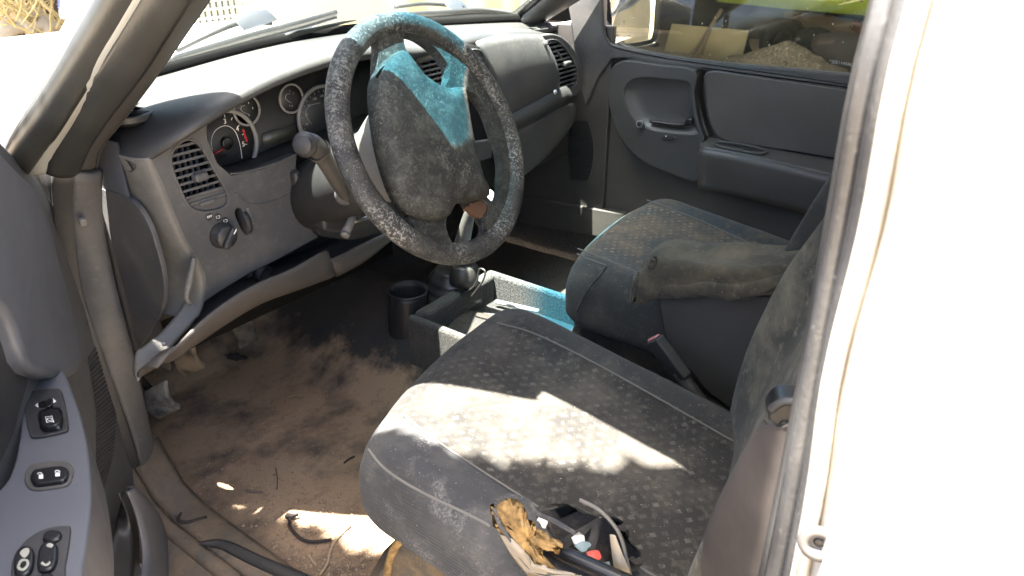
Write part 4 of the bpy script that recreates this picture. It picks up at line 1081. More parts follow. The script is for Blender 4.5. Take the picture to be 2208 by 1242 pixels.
kb_ = ox(1046, 425, .72)
kd = V((-.25, -.45, .85))
kn = rings('gear_knob', kb_, kd, [(.004, -.030), (.016, -.028), (.0215, -.016), (.0225, -.002), (.021, .006), (.017, .010), (.008, .0125), (.001, .013)], KNOBW, gl, n=28)
pk = kb_+kd.normalized()*.0135
for dx in (-.007, 0, .007):
    tube('shift_pattern', [pk+V((dx, 0, 0))+V((0, .006, .003)), pk+V((dx, 0, 0))+V((0, -.006, -.003))], .0009, BLACK, kn, n=5)
tube('shift_pattern', [pk+V((-.007, 0, 0)), pk+V((.007, 0, 0))], .0009, BLACK, kn, n=5)
bc = ox(975, 610, .755); bc.z = .17
prof = [(.085, -.03), (.080, .0), (.066, .010), (.072, .018), (.058, .028), (.062, .036), (.050, .046), (.046, .058), (.038, .064)]
bt_ = rings('gear_boot', bc, (0, -.1, 1), prof, LEATHER, gl, n=32, sub=1)
sl_ = [ox(a, b, .715) for a, b in ((982, 575), (1000, 582), (1028, 572), (1032, 600), (1022, 612), (1002, 622), (985, 615))]
rings('lever_sleeve', ox(1000, 600, .735), V((.08, -.02, 1)), [(.034, -.012), (.035, .004), (.033, .030), (.028, .036), (.02, .038)], LEATHER, gl, n=24)
tube('torn_boot_edge', cr([ox(a, b, .70) for a, b in ((994, 633), (1008, 628), (1022, 617), (1030, 600), (1034, 580), (1046, 585), (1042, 604), (1030, 622), (1016, 640))], 4), .0022, LEATHER, gl, n=6)
ch = thing('cup_holder', (.63, .33, .05), 'tall black plastic cup holder standing by the transmission tunnel', 'cup holder')
cc = oz(880, 626, .205); cb = oz(872, 745, .06); cb = V((cc.x-.01, cc.y+.0, .05))
CUP = plastic('cup_plastic', (.018, .018, .019), (.10, .09, .08), amt=.35, rough=.45)
def cupring(r, z, gap):
    a0, a1 = math.radians(-62)+gap, math.radians(298)-gap
    return [V((cc.x, cc.y, 0)).lerp(V((cb.x, cb.y, 0)), (cc.z-z)/.155)+V((math.cos(a)*r, math.sin(a)*r, z)) for a in [a0+(a1-a0)*k/40 for k in range(41)]]
rows = [cupring(.047+.004*((cc.z-z)/.15), z, .16 if z > .12 else .001) for z in [cc.z-.155*k/12 for k in range(13)]]
loft('cup_wall', rows, CUP, ch, solid=.005)
tube('cup_rim', rows[0], .0034, CUP, ch, n=8)
slab('cup_base', rows[-1][:-1], (0, 0, .004), CUP, ch, bevel=0)

# ================================================================== PEDALS
def mk_pedal():
    M = Mat('dusty_pedal_rubber', (.05, .05, .052), .8, .2)
    M.layer(M.ramp(M.noise(30, 4, .6), .3, .6), (.21, .205, .195), .9)
    M.layer(M.ramp(M.noise(300, 3, .6), .55, .68), (.34, .33, .31), .6); M.bump(M.noise(250, 3), .4, .001); return M.m
PED = mk_pedal()
def mk_pedal2():
    M = Mat('sandy_pedal_rubber', (.05, .047, .042), .8, .2)
    M.layer(M.ramp(M.noise(30, 4, .6), .3, .55), (.22, .175, .125), .9); M.bump(M.noise(250, 3), .4, .001); return M.m
PED2 = mk_pedal2()
def pedal(c, ux, uy, w_, h_, nr, mat, label, arm):
    t = thing('pedal', c, label, 'pedal', 'pedals under the dash')
    ux, uy = V(ux).normalized(), V(uy).normalized(); n_ = ux.cross(uy).normalized()
    if n_.dot(CAM-c) < 0: n_ = -n_
    def P(s, r, h=0): return c+ux*s*w_/2+uy*r*h_/2+n_*(h-.012*r*r)
    rows = [[P(-1+2*j/8, -1+2*i/10) for j in range(9)] for i in range(11)]
    loft('pedal_pad', rows, mat, t, solid=.010, soff=-1, bevel=.002)
    for k in range(nr):
        s = -.86+1.72*k/(nr-1)
        tube('tread_rib', [P(s, -.9+1.8*i/8, .0008) for i in range(9)], .0013, DASH_DK, t, n=5)
    tube('pedal_arm', arm, .008, ROD, t, n=8)
    return t
c = ox(346, 866, .12)
pedal(c, ox(382, 848, .135)-ox(310, 884, .10), ox(330, 832, .11)-ox(366, 902, .125), .072, .068, 15, PED, 'grey dust-covered clutch pedal with ribbed rubber, nearest the sill', [c, ox(318, 838, .12)+V((0, .03, .02)), ox(290, 820, .10)+V((0, .10, .12))])
c = ox(405, 775, .20)
pedal(c, ox(436, 760, .215)-ox(372, 792, .19), ox(392, 735, .195)-ox(418, 806, .205), .070, .066, 14, PED2, 'sandy brown brake pedal under the hanging panel', [c, c+V((0, .05, .05)), c+V((0, .10, .20))])
c = ox(520, 700, .42)
pedal(c, (1, 0, 0), (0, .45, 1), .055, .10, 8, PED2, 'dark accelerator pedal deep in the footwell behind the panel', [c, c+V((0, .04, .08)), c+V((0, .06, .2))])

# ================================================================== FLOOR LITTER
R = random.Random(11)
def on_floor(px, py, up=0):
    z = .01
    for _ in range(6): p = oz(px, py, z); z = floor_z(p.x, p.y)+up
    return p
vs, fs = [], []
def grain(p, s):
    i = len(vs); a = R.random()*6.28
    for k in range(3): vs.append(p+V((math.cos(a+k*2.1)*s*R.uniform(.6, 1.2), math.sin(a+k*2.1)*s*R.uniform(.6, 1.2), s*.1)))
    vs.append(p+V((0, 0, s*.9))); fs.extend([(i, i+1, i+3), (i+1, i+2, i+3), (i+2, i, i+3)])
for k in range(9000):
    if k < 4500: x, y = R.gauss(.12, .09), R.uniform(-.2, .42)
    else: x, y = R.uniform(.02, .5), R.uniform(-.2, .8)
    if x < .055 or x > .52 or (k % 3 and y > .12): continue
    s = R.choice((.0008, .0012, .0014, .0018, .0025)) if R.random() < .97 else R.uniform(.003, .005)
    grain(V((x, y, floor_z(x, y)+.0005)), s)
for k in range(420):
    x, y = R.gauss(.13, .06), R.gauss(.02, .10)
    if x > .055: grain(V((x, y, floor_z(x, y)+.0005)), R.uniform(.0025, .0055))
PEB = Mat('floor_grit', (.22, .155, .10), .9, .1)
PEB.layer(PEB.ramp(PEB.noise(200, 2), .45, .6), (.40, .32, .24), .8); PEB = PEB.m
o = obj('grit', vs, fs, PEB, None, smooth=False); o['kind'] = 'stuff'; o['label'] = 'sand grains and small pebbles strewn over the driver floor'; o['category'] = 'grit'
cl = thing('wire_clip', on_floor(650, 1130), 'thin bent black wire with a clip end on the sandy floor', 'wire')
tube('wire', cr([on_floor(a, b, .006) for a, b in ((626, 1116), (625, 1132), (634, 1148), (650, 1162), (668, 1168), (690, 1167), (714, 1164))], 4), .0030, ROD, cl, n=8)
box('clip_head', on_floor(625, 1113, .008), (.010, .016, .008), ROD, cl, Matrix.Rotation(.5, 3, 'Z'), .002)
box('clip_tab', on_floor(634, 1112, .010), (.016, .004, .006), ROD, cl, Matrix.Rotation(-.4, 3, 'Z'), .001)
rd = tube('bent_rod', cr([on_floor(a, b, .012) for a, b in ((398, 1096), (390, 1108), (384, 1120), (392, 1126), (412, 1125), (446, 1115))], 4), .0038, ROD, None, n=8)
tag(rd, 'short bent black rod lying on the floor by the sill', 'rod')
for L, r_, lab in ((((755, 1133), (735, 1152), (722, 1168), (712, 1190), (706, 1215), (690, 1240)), .0022, 'long pale curved twig on the floor below the seat'),
              (((664, 1196), (672, 1206), (682, 1220)), .002, 'short straight pale stick on the gritty floor'),
              (((530, 1057), (545, 1060), (565, 1061)), .0022, 'small flat brown stick on the sand patch'),
              (((594, 1010), (598, 1030), (597, 1055)), .0008, 'thin dark stem curving on the sand'),
              (((617, 857), (640, 852), (656, 855)), .0011, 'pale straw sliver on the upper sand'),
              (((742, 998), (752, 990), (764, 984)), .002, 'dark curled leaf shred near the seat front')):
    tag(tube('twig', cr([on_floor(a, b, .004) for a, b in L], 4), r_, TWIG if 'pale' in lab else ROD if 'dark' in lab else LEAF, None, n=6), lab, 'twig', 'floor litter')
lf = patch('dry_leaf', [on_floor(a, b, .014) for a, b in ((420, 1146), (432, 1144), (440, 1152), (443, 1164), (434, 1160), (424, 1155))], LEAF, None, .0006, .003)
tag(lf, 'dry brown leaf on the sill corner', 'leaf', 'floor litter')
db = patch('mud_clod', ragged([on_floor(a, b, .004) for a, b in ((488, 766), (505, 764), (528, 768), (530, 774), (510, 778), (494, 772))], .004, 2), ROD, None, .003, .006)
tag(db, 'dark crumbled clod on the sand near the pedals', 'clod', 'floor litter')
# black plastic scuff strip lying loose along the sill
A = cr([oz(a, b, .022) for a, b in ((428, 1168), (470, 1162), (505, 1170), (560, 1196), (640, 1228), (720, 1262), (800, 1295))], 4)
B = cr([oz(a, b, .016) for a, b in ((440, 1178), (470, 1182), (498, 1196), (540, 1218), (600, 1246), (680, 1282), (760, 1320))], 4)
o = strip('scuff_strip', A, B, DASH_DK, None, bulge=.004, n=6, solid=.003)
tag(o, 'loose black plastic scuff strip along the muddy sill', 'trim strip')

# ================================================================== DRIVER DOOR (open)
PHI = math.radians(36)
HD_ = V((0, .44, 0)); DD = V((-math.sin(PHI), -math.cos(PHI), 0)); DN = V((math.cos(PHI), -math.sin(PHI), 0))
dd = thing('truck_door_unit', HD_+V((0, 0, -.1)), 'open driver door with blue-grey armrest, switches and ribbed grille', 'door', 'truck doors')
def onD(L, off=0): return [op(a, b, HD_+DN*off, DN) for a, b in L]
def dz(s, z, off=0): return HD_+DD*s+DN*off+V((0, 0, z))
front = onD([(-60, 235), (0, 303), (40, 345), (80, 382), (108, 430), (140, 490), (205, 732), (228, 775), (262, 937), (304, 1059), (355, 1220), (385, 1320)])
outl = cr(front, 3)+[dz(1.05, -.14), dz(1.05, .64)]
slab('door_trim', outl, -DN*.04, plastic('driver_door_plastic', (.078, .079, .081), (.16, .155, .145), amt=.35, rough=.45), dd, bevel=.006, bseg=3)
slab('door_skin', [dz(0, -.16, -.045), dz(1.08, -.16, -.045), dz(1.08, .66, -.045), dz(.02, .66, -.045)], -DN*.05, PAINT, dd, bevel=.01)
up_ = cr(onD([(-60, 262), (0, 322), (40, 366), (76, 402), (102, 455), (125, 540), (155, 650), (182, 765), (160, 812), (70, 800), (35, 715), (0, 652), (-60, 620)], .022), 3, True)
slab('door_pad', up_, -DN*.03, ARM, dd, bevel=.014, bseg=4)
rc = cr(onD([(-60, 640), (0, 668), (40, 730), (64, 800), (45, 880), (20, 960), (-60, 1060)], .004), 3, True)
slab('pull_recess', rc, -DN*.006, DASH_DK, dd, bevel=.002)
ZA = .45
ar_ = cr([oz(a, b, ZA) for a, b in ((66, 786), (128, 792), (160, 856), (183, 935), (196, 1040), (192, 1130), (178, 1220), (160, 1320), (-60, 1320), (-40, 1110), (18, 1030), (40, 950), (50, 860))], 4, True)
slab('armrest', ar_, (0, 0, -.10), ARM, dd, bevel=.016, bseg=4)
UX = (oz(120, 900, ZA)-oz(100, 900, ZA)).normalized(); UY = (oz(100, 880, ZA)-oz(100, 910, ZA)).normalized()
def onA(L, h=0): return [oz(a, b, ZA+h) for a, b in L]
def pad(name, L, h0, h1, mat, par, bev=.002, sm=3): return slab(name, cr(onA(L, h1), sm, True) if sm else onA(L, h1), (0, 0, h0-h1), mat, par, bevel=bev, bseg=3)
def pt(px, py, h): return oz(px, py, ZA+h)
m1 = pad('mirror_switch', [(53, 852), (66, 843), (118, 837), (134, 846), (146, 905), (146, 924), (134, 931), (76, 942), (63, 932), (54, 890)], -.004, .0035, DASH_DK, dd)
pad('mirror_button_well', [(84, 886), (128, 878), (136, 908), (130, 918), (92, 926), (84, 915)], .003, .0045, CAV, m1, .001)
pad('mirror_button', [(87, 888), (124, 881), (130, 905), (126, 914), (94, 920), (88, 911)], .003, .012, BLACK, m1, .003)
pad('selector_slot', [(82, 868), (112, 861), (114, 873), (84, 879)], .002, .0042, CAV, m1, .001)
pad('selector', [(98, 862), (110, 859), (112, 872), (100, 876)], .003, .009, BLACK, m1, .002)
pad('arrow_mark', [(75, 874), (82, 868), (83, 878)], .0036, .0042, WHITE, m1, 0, 0)
pad('arrow_mark', [(121, 865), (114, 858), (115, 869)], .0036, .0042, WHITE, m1, 0, 0)
b0 = [pt(a, b, .0128) for a, b in ((98, 899), (112, 897), (115, 908), (101, 911), (98, 899))]
tube('mirror_symbol', b0, .0005, WHITE, m1, n=4)
tube('mirror_symbol', arcpts(pt(107, 904, .0128), UX, UY, .0028, 0, 6.28, 10), .0004, WHITE, m1, n=4)
tube('mirror_symbol', [pt(112, 909, .0128), pt(117, 910, .0128)], .0005, WHITE, m1, n=4)
m2 = pad('lock_switch', [(52, 1025), (62, 1003), (85, 996), (130, 992), (152, 998), (158, 1016), (148, 1042), (120, 1050), (75, 1055), (56, 1045)], -.004, .003, DOOR, dd)
pad('lock_button', [(64, 1027), (72, 1012), (90, 1008), (128, 1003), (144, 1008), (146, 1020), (138, 1034), (118, 1038), (80, 1043), (68, 1038)], .0, .008, BLACK, m2, .003)
for px, py, op_ in ((88, 1025, -2.2), (124, 1020, 0)):
    pad('padlock_mark', [(px-5, py-2), (px+5, py-3), (px+5, py+6), (px-5, py+7)], .0082, .0086, WHITE, m2, 0, 0)
    cc_ = pt(px+op_, py-3, .0086); tube('padlock_shackle', arcpts(cc_, UX, UY, .0024, 0, math.pi, 8), .0005, WHITE, m2, n=4)
m3 = pad('window_switch_plate', [(22, 1242), (30, 1195), (60, 1160), (100, 1138), (140, 1132), (152, 1142), (140, 1220), (130, 1270), (30, 1290)], -.004, .003, DASH_DK, dd)
pad('lockout_button', [(90, 1160), (96, 1146), (112, 1140), (128, 1142), (132, 1152), (124, 1162), (104, 1167)], .001, .007, BLACK, m3, .003)
WORN = Mat('worn_switch', (.32, .31, .25), .35).m
for (px, py), k in (((50, 1208), 0), ((101, 1198), 1)):
    s = pad('window_rocker', [(px-22, py+22), (px-20, py-8), (px-8, py-30), (px+12, py-32), (px+22, py-22), (px+20, py+8), (px+10, py+26), (px-12, py+32)], .001, .008, BLACK, m3, .004)
    pad('worn_spot', [(px-8, py-16), (px+2, py-26), (px+12, py-26), (px+12, py-16), (px+2, py-6)] if k == 0 else [(px-2, py-22), (px+6, py-28), (px+14, py-24), (px+8, py-18)], .0075, .0088, WORN, s, .0005)
    pad('worn_ring', [(px-14, py+16), (px-6, py-2), (px+10, py-2), (px+12, py+10), (px, py+22)] if k == 0 else [(px-14, py+16), (px-2, py+10), (px+8, py+14), (px-2, py+22)], .0075, .0087, WORN, s, .0005)
    pad('rocker_dish', [(px-8, py+12), (px-2, py+2), (px+6, py+2), (px+6, py+10), (px-2, py+17)], .0076, .0092, BLACK, s, .0005)
pad('window_rocker', [(78, 1256), (86, 1238), (104, 1232), (116, 1240), (116, 1262), (90, 1275)], .001, .008, BLACK, m3, .004)
# ribbed grille, ribs as one part
vs, fs = [], []
for k in range(40):
    t = k/39; py = 760+t*345
    xl = 190+18*min(1, t*3) if t < .9 else 206; xr = 192+58*math.sin(math.pi*min(1, .05+t*1.02))**.55 if t < .5 else 250-38*((t-.5)/.5)**1.8
    a, b = onD([(xl, py+16), (xr, py-18)], .0008)
    t_ = (b-a).normalized(); w2 = DN.cross(t_)*.0017; i = len(vs)
    for p in (a, b): vs += [p-w2-DN*.0008, p-w2*.4+DN*.0012, p+w2*.4+DN*.0012, p+w2-DN*.0008]
    fs += [(i, i+1, i+5, i+4), (i+1, i+2, i+6, i+5), (i+2, i+3, i+7, i+6)]
q_ = obj('speaker_grille_ribs', vs, fs, KNEE, dd, smooth=False); q_['kind'] = 'stuff'
# map pocket
pin = cr(onD([(270, 1060), (286, 1098), (300, 1150), (306, 1205), (300, 1262), (290, 1330)], .045), 4)
pout = cr(onD([(272, 1056), (304, 1070), (335, 1104), (354, 1150), (368, 1200), (374, 1250), (372, 1330)], .040), 4)
pout = [pout[int(i*(len(pout)-1)/(len(pin)-1))] for i in range(len(pin))]
strip('map_pocket', pin, pout, ARM, dd, bulge=.008, n=8, solid=.004)
strip('pocket_lining', cr(onD([(266, 1062), (256, 1100), (244, 1160), (238, 1220), (236, 1262), (234, 1330)], .012), 4), [p-DN*.01 for p in pin], DASH_DK, dd, bulge=0, n=4, solid=.002)
# window frame above the belt, leaning in like the pillar
fr_ = [dz(.02, .64, -.06), dz(.12, .76, -.03), dz(.30, .94, .005), dz(.44, 1.07, .03), dz(.52, 1.11, .04), dz(.75, 1.13, .045), dz(.98, 1.12, .04), dz(1.03, 1.05, .03), dz(1.05, .64, -.06)]
tube('window_frame', cr(fr_, 5), .020, RUBBER, dd, n=10, flat=.7)

# ================================================================== PASSENGER DOOR
pd = thing('truck_door_unit', (1.42, 0, .1), 'closed passenger door with dark plastic trim and window above', 'door', 'truck doors')
def onX(L, x): return [ox(a, b, x) for a, b in L]
slab('door_trim', cr([V((1.425, .36, .17)), V((1.425, .32, .45)), V((1.425, .29, .60)), V((1.425, .26, .675)), V((1.425, .20, .665)), V((1.425, .0, .655)), V((1.425, -.4, .662)), V((1.425, -.78, .66)), V((1.425, -.8, .4)), V((1.425, -.78, .16)), V((1.425, -.3, .14)), V((1.425, .2, .15))], 3, True), (.02, 0, 0), DOOR, pd, bevel=.006, bseg=3)
slab('window_frame', cr(onX([(1212, -60), (1292, -60), (1298, 40), (1303, 78), (1318, 96), (1345, 106)], 1.400), 3)+cr(onX([(1420, 120), (1500, 132), (1680, 158), (1872, 187), (1872, 204), (1680, 176), (1500, 150), (1345, 126)], 1.400), 2)+onX([(1318, 128), (1290, 165), (1262, 230), (1244, 170), (1232, 60)], 1.400), (.03, 0, 0), DASH, pd, bevel=.006, bseg=3)
tube('window_seal', cr(onX([(1297, -40), (1302, 60), (1310, 86), (1330, 102), (1420, 121), (1500, 133), (1680, 158), (1870, 186)], 1.402), 4), .0045, RUBBER, pd, n=8)
tube('trim_groove', cr(onX([(1512, 146), (1680, 168), (1800, 184), (1825, 188), (1840, 196), (1860, 200)], 1.398), 4), .0016, CAV, pd, n=6)
gp = [V((1.437, .30, .655)), V((1.437, -.80, .655)), V((1.40, -.80, 1.09)), V((1.40, -.12, 1.09)), V((1.425, .26, .76))]
vg = slab('window_glass', gp, (.004, 0, .0004), SIDEGLASS, pd, bevel=0)
dtop = (ox(1778, 130, 1.43)-ox(1778, 140, 1.43)).normalized()
text('window_etching', '*2EE114SALT*', ox(1818, 137, 1.432), .0105, GREYPRINT, vg, ox(1870, 146, 1.432)-ox(1778, 132, 1.432), dtop)
# front cap with its bowl
bowl = cr(onX([(1346, 205), (1356, 178), (1385, 168), (1430, 171), (1486, 180), (1490, 225), (1500, 272), (1503, 288), (1450, 286), (1400, 277), (1366, 254)], 1.366), 4, True)
cap_ = cr(onX([(1310, 190), (1316, 152), (1336, 133), (1362, 131)], 1.366), 3)+cr(onX([(1430, 141), (1499, 152), (1497, 200), (1506, 262), (1519, 300)], 1.366), 3)+cr(onX([(1507, 322), (1504, 390), (1450, 376), (1395, 354), (1350, 316), (1324, 270), (1313, 230)], 1.366), 3)
slab('door_cap', cap_, (.055, 0, 0), DOOR_CAP, pd, holes=[bowl], bevel=.006, bseg=3)
bc2 = sum(bowl, V())/len(bowl)
loft('handle_bowl', [[bc2+(p-bc2)*q+V((h, 0, 0)) for p in bowl] for q, h in ((1.03, .004), (1.0, .004), (.97, .006), (.92, .010), (.84, .015), (.72, .0195), (.55, .022), (.3, .0235), (.1, .024), (.002, .024))], DOOR_CAP, pd, closed=True)
hc = cr(onX([(1402, 262), (1420, 260), (1494, 268), (1502, 285), (1494, 296), (1450, 292), (1415, 280)], 1.384), 3, True)
hd = slab('handle_cup', hc, (.006, 0, 0), BLACK, pd, bevel=.002)
tube('door_handle', cr(onX([(1402, 262), (1425, 265), (1455, 269), (1478, 268), (1484, 260), (1494, 259)], 1.372), 4), lambda s: .0045+.003*s, BLACK, hd, n=10)
for k in range(3):
    tube('cup_rib', onX([(1416+k*6, 270+k*4), (1475, 277+k*4)], 1.380), .0012, BLACK, hd, n=5)
lc = ox(1380, 267, 1.362)
lk = rings('lock_bezel', lc, (-1, -.1, .15), [(.011, -.004), (.011, .004), (.0085, .005), (.008, .0)], SILVER, pd, n=6, cap=False)
rings('lock_button', lc, (-1, -.1, .15), [(.008, -.004), (.008, .003), (.006, .005), (.001, .005)], BLACK, lk, n=16)
s_ = slab('window_switch', cr(onX([(1425, 296), (1436, 291), (1452, 293), (1456, 299), (1445, 302), (1430, 301)], 1.362), 3, True), (.006, 0, 0), DASH_DK, pd, bevel=.001)
rings('switch_light', ox(1436, 294, 1.361), (-1, 0, .3), [(.002, 0), (.0015, .0015), (.0003, .002)], WHITE, s_, n=8)
# upper insert, armrest ledge and lower face
ins = cr(onX([(1516, 165), (1526, 154), (1545, 152)], 1.39), 3)+cr(onX([(1680, 172), (1860, 198), (1880, 210), (1880, 352)], 1.39), 2)+cr(onX([(1800, 342), (1700, 326), (1600, 311), (1555, 300), (1534, 275), (1522, 230)], 1.39), 3)
slab('cloth_insert', ins, (.03, 0, 0), DOOR, pd, bevel=.012, bseg=4)
tube('insert_piping', cr(onX([(1502, 150), (1500, 190), (1512, 255), (1526, 298)], 1.392), 4), .006, DOOR, pd, n=8)
LA = cr(onX([(1512, 294), (1600, 310), (1700, 328), (1870, 356)], 1.398), 3)
LB = cr([ox(a, b, 1.345) for a, b in ((1508, 320), (1590, 334), (1690, 356), (1840, 392))], 3)
strip('armrest_ledge', LA, LB, DOOR, pd, bulge=.0, n=6, solid=.004)
strip('armrest_face', LB, [V((1.372, p.y, p.z-.115)) for p in LB], DOOR, pd, bulge=.004, n=6, solid=.004)
tube('armrest_edge', LB, .0022, DASH, pd, n=6)
pc_ = ox(1595, 319, 1.366)
lu = (LA[-1]-LA[0]).normalized(); lv_ = (LB[4]-LA[4]).normalized()
oval = lambda a, b, h: [pc_+lu*a*math.copysign(abs(math.cos(t))**.6, math.cos(t))+lv_*b*math.sin(t)+V((0, 0, h)) for t in [2*math.pi*k/32 for k in range(32)]]
slab('pull_pocket', oval(.072, .018, .004), V((0, 0, -.004)), DOOR, pd, holes=[oval(.062, .012, .004)], bevel=.0012)
slab('pocket_floor', oval(.064, .0135, .0015), V((0, 0, -.001)), DASH_DK, pd, bevel=0)
pn = ox(1847, 178, 1.392)
lp_ = rings('lock_pin', pn, (0, 0, 1), [(.004, -.012), (.0055, .0), (.0055, .014), (.006, .018), (.004, .020), (.001, .0205)], DASH_DK, pd, n=14)
rings('pin_grommet', pn, (0, 0, 1), [(.015, -.012), (.016, -.006), (.013, -.003), (.006, -.004)], DASH, lp_, n=24)

# ---- passenger side mirror outside
MN = V((-.62, -.78, .0)).normalized(); MC = ox(1365, 45, 1.66)
sm = thing('side_mirror', MC+V((0, 0, -.12)), 'black side mirror outside the passenger window reflecting the bright yard', 'mirror')
def onM(L, h=0): return [op(a, b, MC+MN*h, MN) for a, b in L]
MIR = Mat('mirror_glass', (.9, .9, .88), .02, .5, 1).m
gout = cr(onM([(1318, -80), (1408, -80), (1411, 40), (1407, 75), (1398, 86), (1352, 94), (1344, 88), (1322, 62), (1319, 40)]), 3, True)
slab('mirror_glass', gout, -MN*.004, MIR, sm, bevel=.001)
hout = cr(onM([(1300, -90), (1416, -90), (1419, 45), (1415, 82), (1404, 95), (1352, 104), (1330, 92), (1304, 58), (1298, 30)], -.006), 3, True)
c = sum(hout, V())/len(hout)
loft('mirror_housing', [[p+MN*.012 for p in hout], hout, [c+(p-c)*1.02-MN*.03 for p in hout], [c+(p-c)*.9-MN*.08 for p in hout], [c+(p-c)*.5-MN*.11 for p in hout]], BLACK, sm, closed=True, solid=.003)

# ================================================================== WIPERS, BITS ON THE BONNET
WIPM = plastic('wiper_plastic', (.010, .011, .011), (.03, .03, .029), amt=.4, rough=.5)
def wiper(name, blade, arm, head, label, z):
    t = thing(name, blade[0], label, 'wiper', 'wipers on the windscreen')
    tube('wiper_blade', cr(blade, 5), .009, WIPM, t, n=8, flat=1.5)
    tube('rubber_edge', [p+V((0, -.006, -.010)) for p in cr(blade, 5)], .004, RUBBER, t, n=6)
    tube('wiper_arm', cr(arm, 5), .006, WIPM, t, n=8)
    if head: slab('wiper_clip', head, (0, .016, .012), Mat('wiper_clip_grey', (.028, .033, .040), .5).m, t, bevel=.004, bseg=3)
    return t
wz = lambda a, b, y: oy(a, b, y)
wiper('wiper', [wz(*q) for q in ((366, 134, .70), (440, 110, .74), (540, 80, .78), (640, 54, .82), (722, 30, .85))], [wz(*q) for q in ((380, 110, .84), (450, 76, .82), (520, 50, .82), (585, 50, .81))], [wz(*q) for q in ((512, 52, .795), (545, 36, .795), (585, 32, .80), (600, 44, .80), (560, 58, .785), (526, 68, .78))], 'grey wiper blade lying across the driver side windscreen', .7)
wiper('wiper', [wz(*q) for q in ((870, 34, .90), (950, 30, .86), (1040, 24, .80), (1112, 32, .72))], [wz(*q) for q in ((850, 16, .98), (905, 9, .95), (950, 10, .92), (1000, 16, .88))], [wz(*q) for q in ((966, 10, .89), (985, 6, .89), (1005, 10, .88), (1012, 20, .87), (985, 24, .87), (968, 20, .88))], 'pale wiper blade low on the passenger side windscreen', .7)
o = loft('wiper_pivot_cover', [[oy(a, b, .72) for a, b in L] for L in (((612, 88), (640, 78), (680, 66), (740, 50), (765, 44)), ((608, 78), (636, 66), (672, 60), (735, 46), (764, 43)), ((612, 72), (640, 64), (676, 58), (738, 45), (764, 42.5)))], WIPM, None, solid=.008)
tag(o, 'grey moulded wiper pivot cover at the foot of the windscreen', 'wiper cover')
kb = thing('rubber_stop', ox(60, 235, -.02), 'small grey rubber block on the white wing beside the pillar', 'rubber block')
bx = oy(62, 232, .62)
slab('block', cr([oy(a, b, .62) for a, b in ((30, 234), (38, 222), (72, 203), (86, 206), (90, 222), (82, 240), (50, 256), (42, 258))], 3, True), (.02, .03, 0), WIPM, kb, bevel=.004, bseg=3)
slab('hook', cr([oy(a, b, .615) for a, b in ((34, 266), (52, 258), (80, 244), (86, 246), (70, 258), (55, 266))], 3, True), (.01, .02, 0), ROD, kb, bevel=.001)
for i, (px, py) in enumerate(((1030, 43), (1045, 42), (1018, 44))):
    c = oy(px, py, .66); tag(rings('pebble', c, (0, 0, 1), [(.004, -.008), (.014-.003*i, -.004), (.016-.003*i, .002), (.009, .009), (.001, .011)], PAPERW if i == 0 else PEB, None, n=12), ('largest pale pebble at the foot of the passenger windscreen', 'small tan pebble right of the pale one below the windscreen', 'small tan pebble left of the pale one below the windscreen')[i], 'pebble', 'pebbles below the windscreen')
o = tube('dry_straw', cr([oy(a, b, .68) for a, b in ((1052, 44), (1068, 36), (1082, 33), (1094, 36), (1098, 43))], 5), .0016, TWIG, None, n=6)
tag(o, 'curved dry stem at the foot of the passenger windscreen', 'stem')

# ================================================================== YARD SEEN THROUGH THE WINDOWS
def flatm(name, c, c2=None, s=8, r=.9, amt=.7, bs=None):
    M = Mat(name, c, r, .2)
    if c2: M.layer(M.ramp(M.noise(s, 5, .65), .4, .7), c2, amt)
    if bs: M.bump(M.noise(bs, 4), .5, .004)
    return M.m
SHEDW = flatm('shed_wall', (.06, .055, .05), (.03, .027, .025), 3)
shed = thing('shed', (9, 1.5, GZ), 'dark open shed beyond the passenger window', 'shed')
slab('wall', [V((10.4, -9, GZ)), V((10.4, 12, GZ)), V((10.4, 12, 2.4)), V((10.4, -9, 2.4))], (.1, 0, 0), SHEDW, shed, bevel=0)
slab('roof', [V((5.4, -9, 2.3)), V((10.6, -9, 2.8)), V((10.6, 12, 2.8)), V((5.4, 12, 2.3))], (0, 0, .06), flatm('roof_sheet', (.25, .24, .23)), shed, bevel=0)
slab('wall', [V((5.8, 11, GZ)), V((10.5, 11, GZ)), V((10.5, 11, 2.4)), V((5.8, 11, 2.4))], (0, .1, 0), SHEDW, shed, bevel=0)
for yy in (10.2, -6.0): box('shed_post', (5.9, yy, GZ+1.42), (.12, .12, 2.84), flatm('post_wood', (.18, .14, .10)), shed, None, .005)
slab('ledge', [ox(a, b, 10.2) for a, b in ((1690, 26), (1980, 60), (1980, 110), (1690, 52))], (.2, 0, 0), flatm('tan_board', (.30, .24, .17), (.22, .17, .12), 3), shed, bevel=0)
bn = slab('banner', [ox(a, b, 9.2) for a, b in ((1480, -60), (1990, -60), (1990, 50), (1898, 36), (1700, 20), (1590, 8), (1548, 4))], (.02, 0, 0), flatm('green_banner', (.50, .62, .07), (.44, .56, .06), 1), None, bevel=0)
tag(bn, 'lime green banner with dark lettering hung in the shed', 'banner')
text('lettering', '12', ox(1874, -12, 9.18), .28, BLACK, bn, ox(1890, 4, 9.2)-ox(1850, 0, 9.2), (0, 0, 1), .002)
cbm = flatm('cardboard', (.42, .35, .20), (.34, .27, .15), 2)
o = slab('cardboard_sheet', [ox(*q) for q in ((1449, 51, 7.9), (1614, 66, 7.9), (1608, 92, 7.88), (1596, 137, 7.8), (1540, 132, 7.8), (1518, 128, 7.8), (1508, 117, 7.82), (1470, 113, 7.82), (1432, 110, 7.82))], (.01, 0, .0), cbm, None, bevel=0)
tag(o, 'large tan cardboard sheet leaning in the shed', 'cardboard')
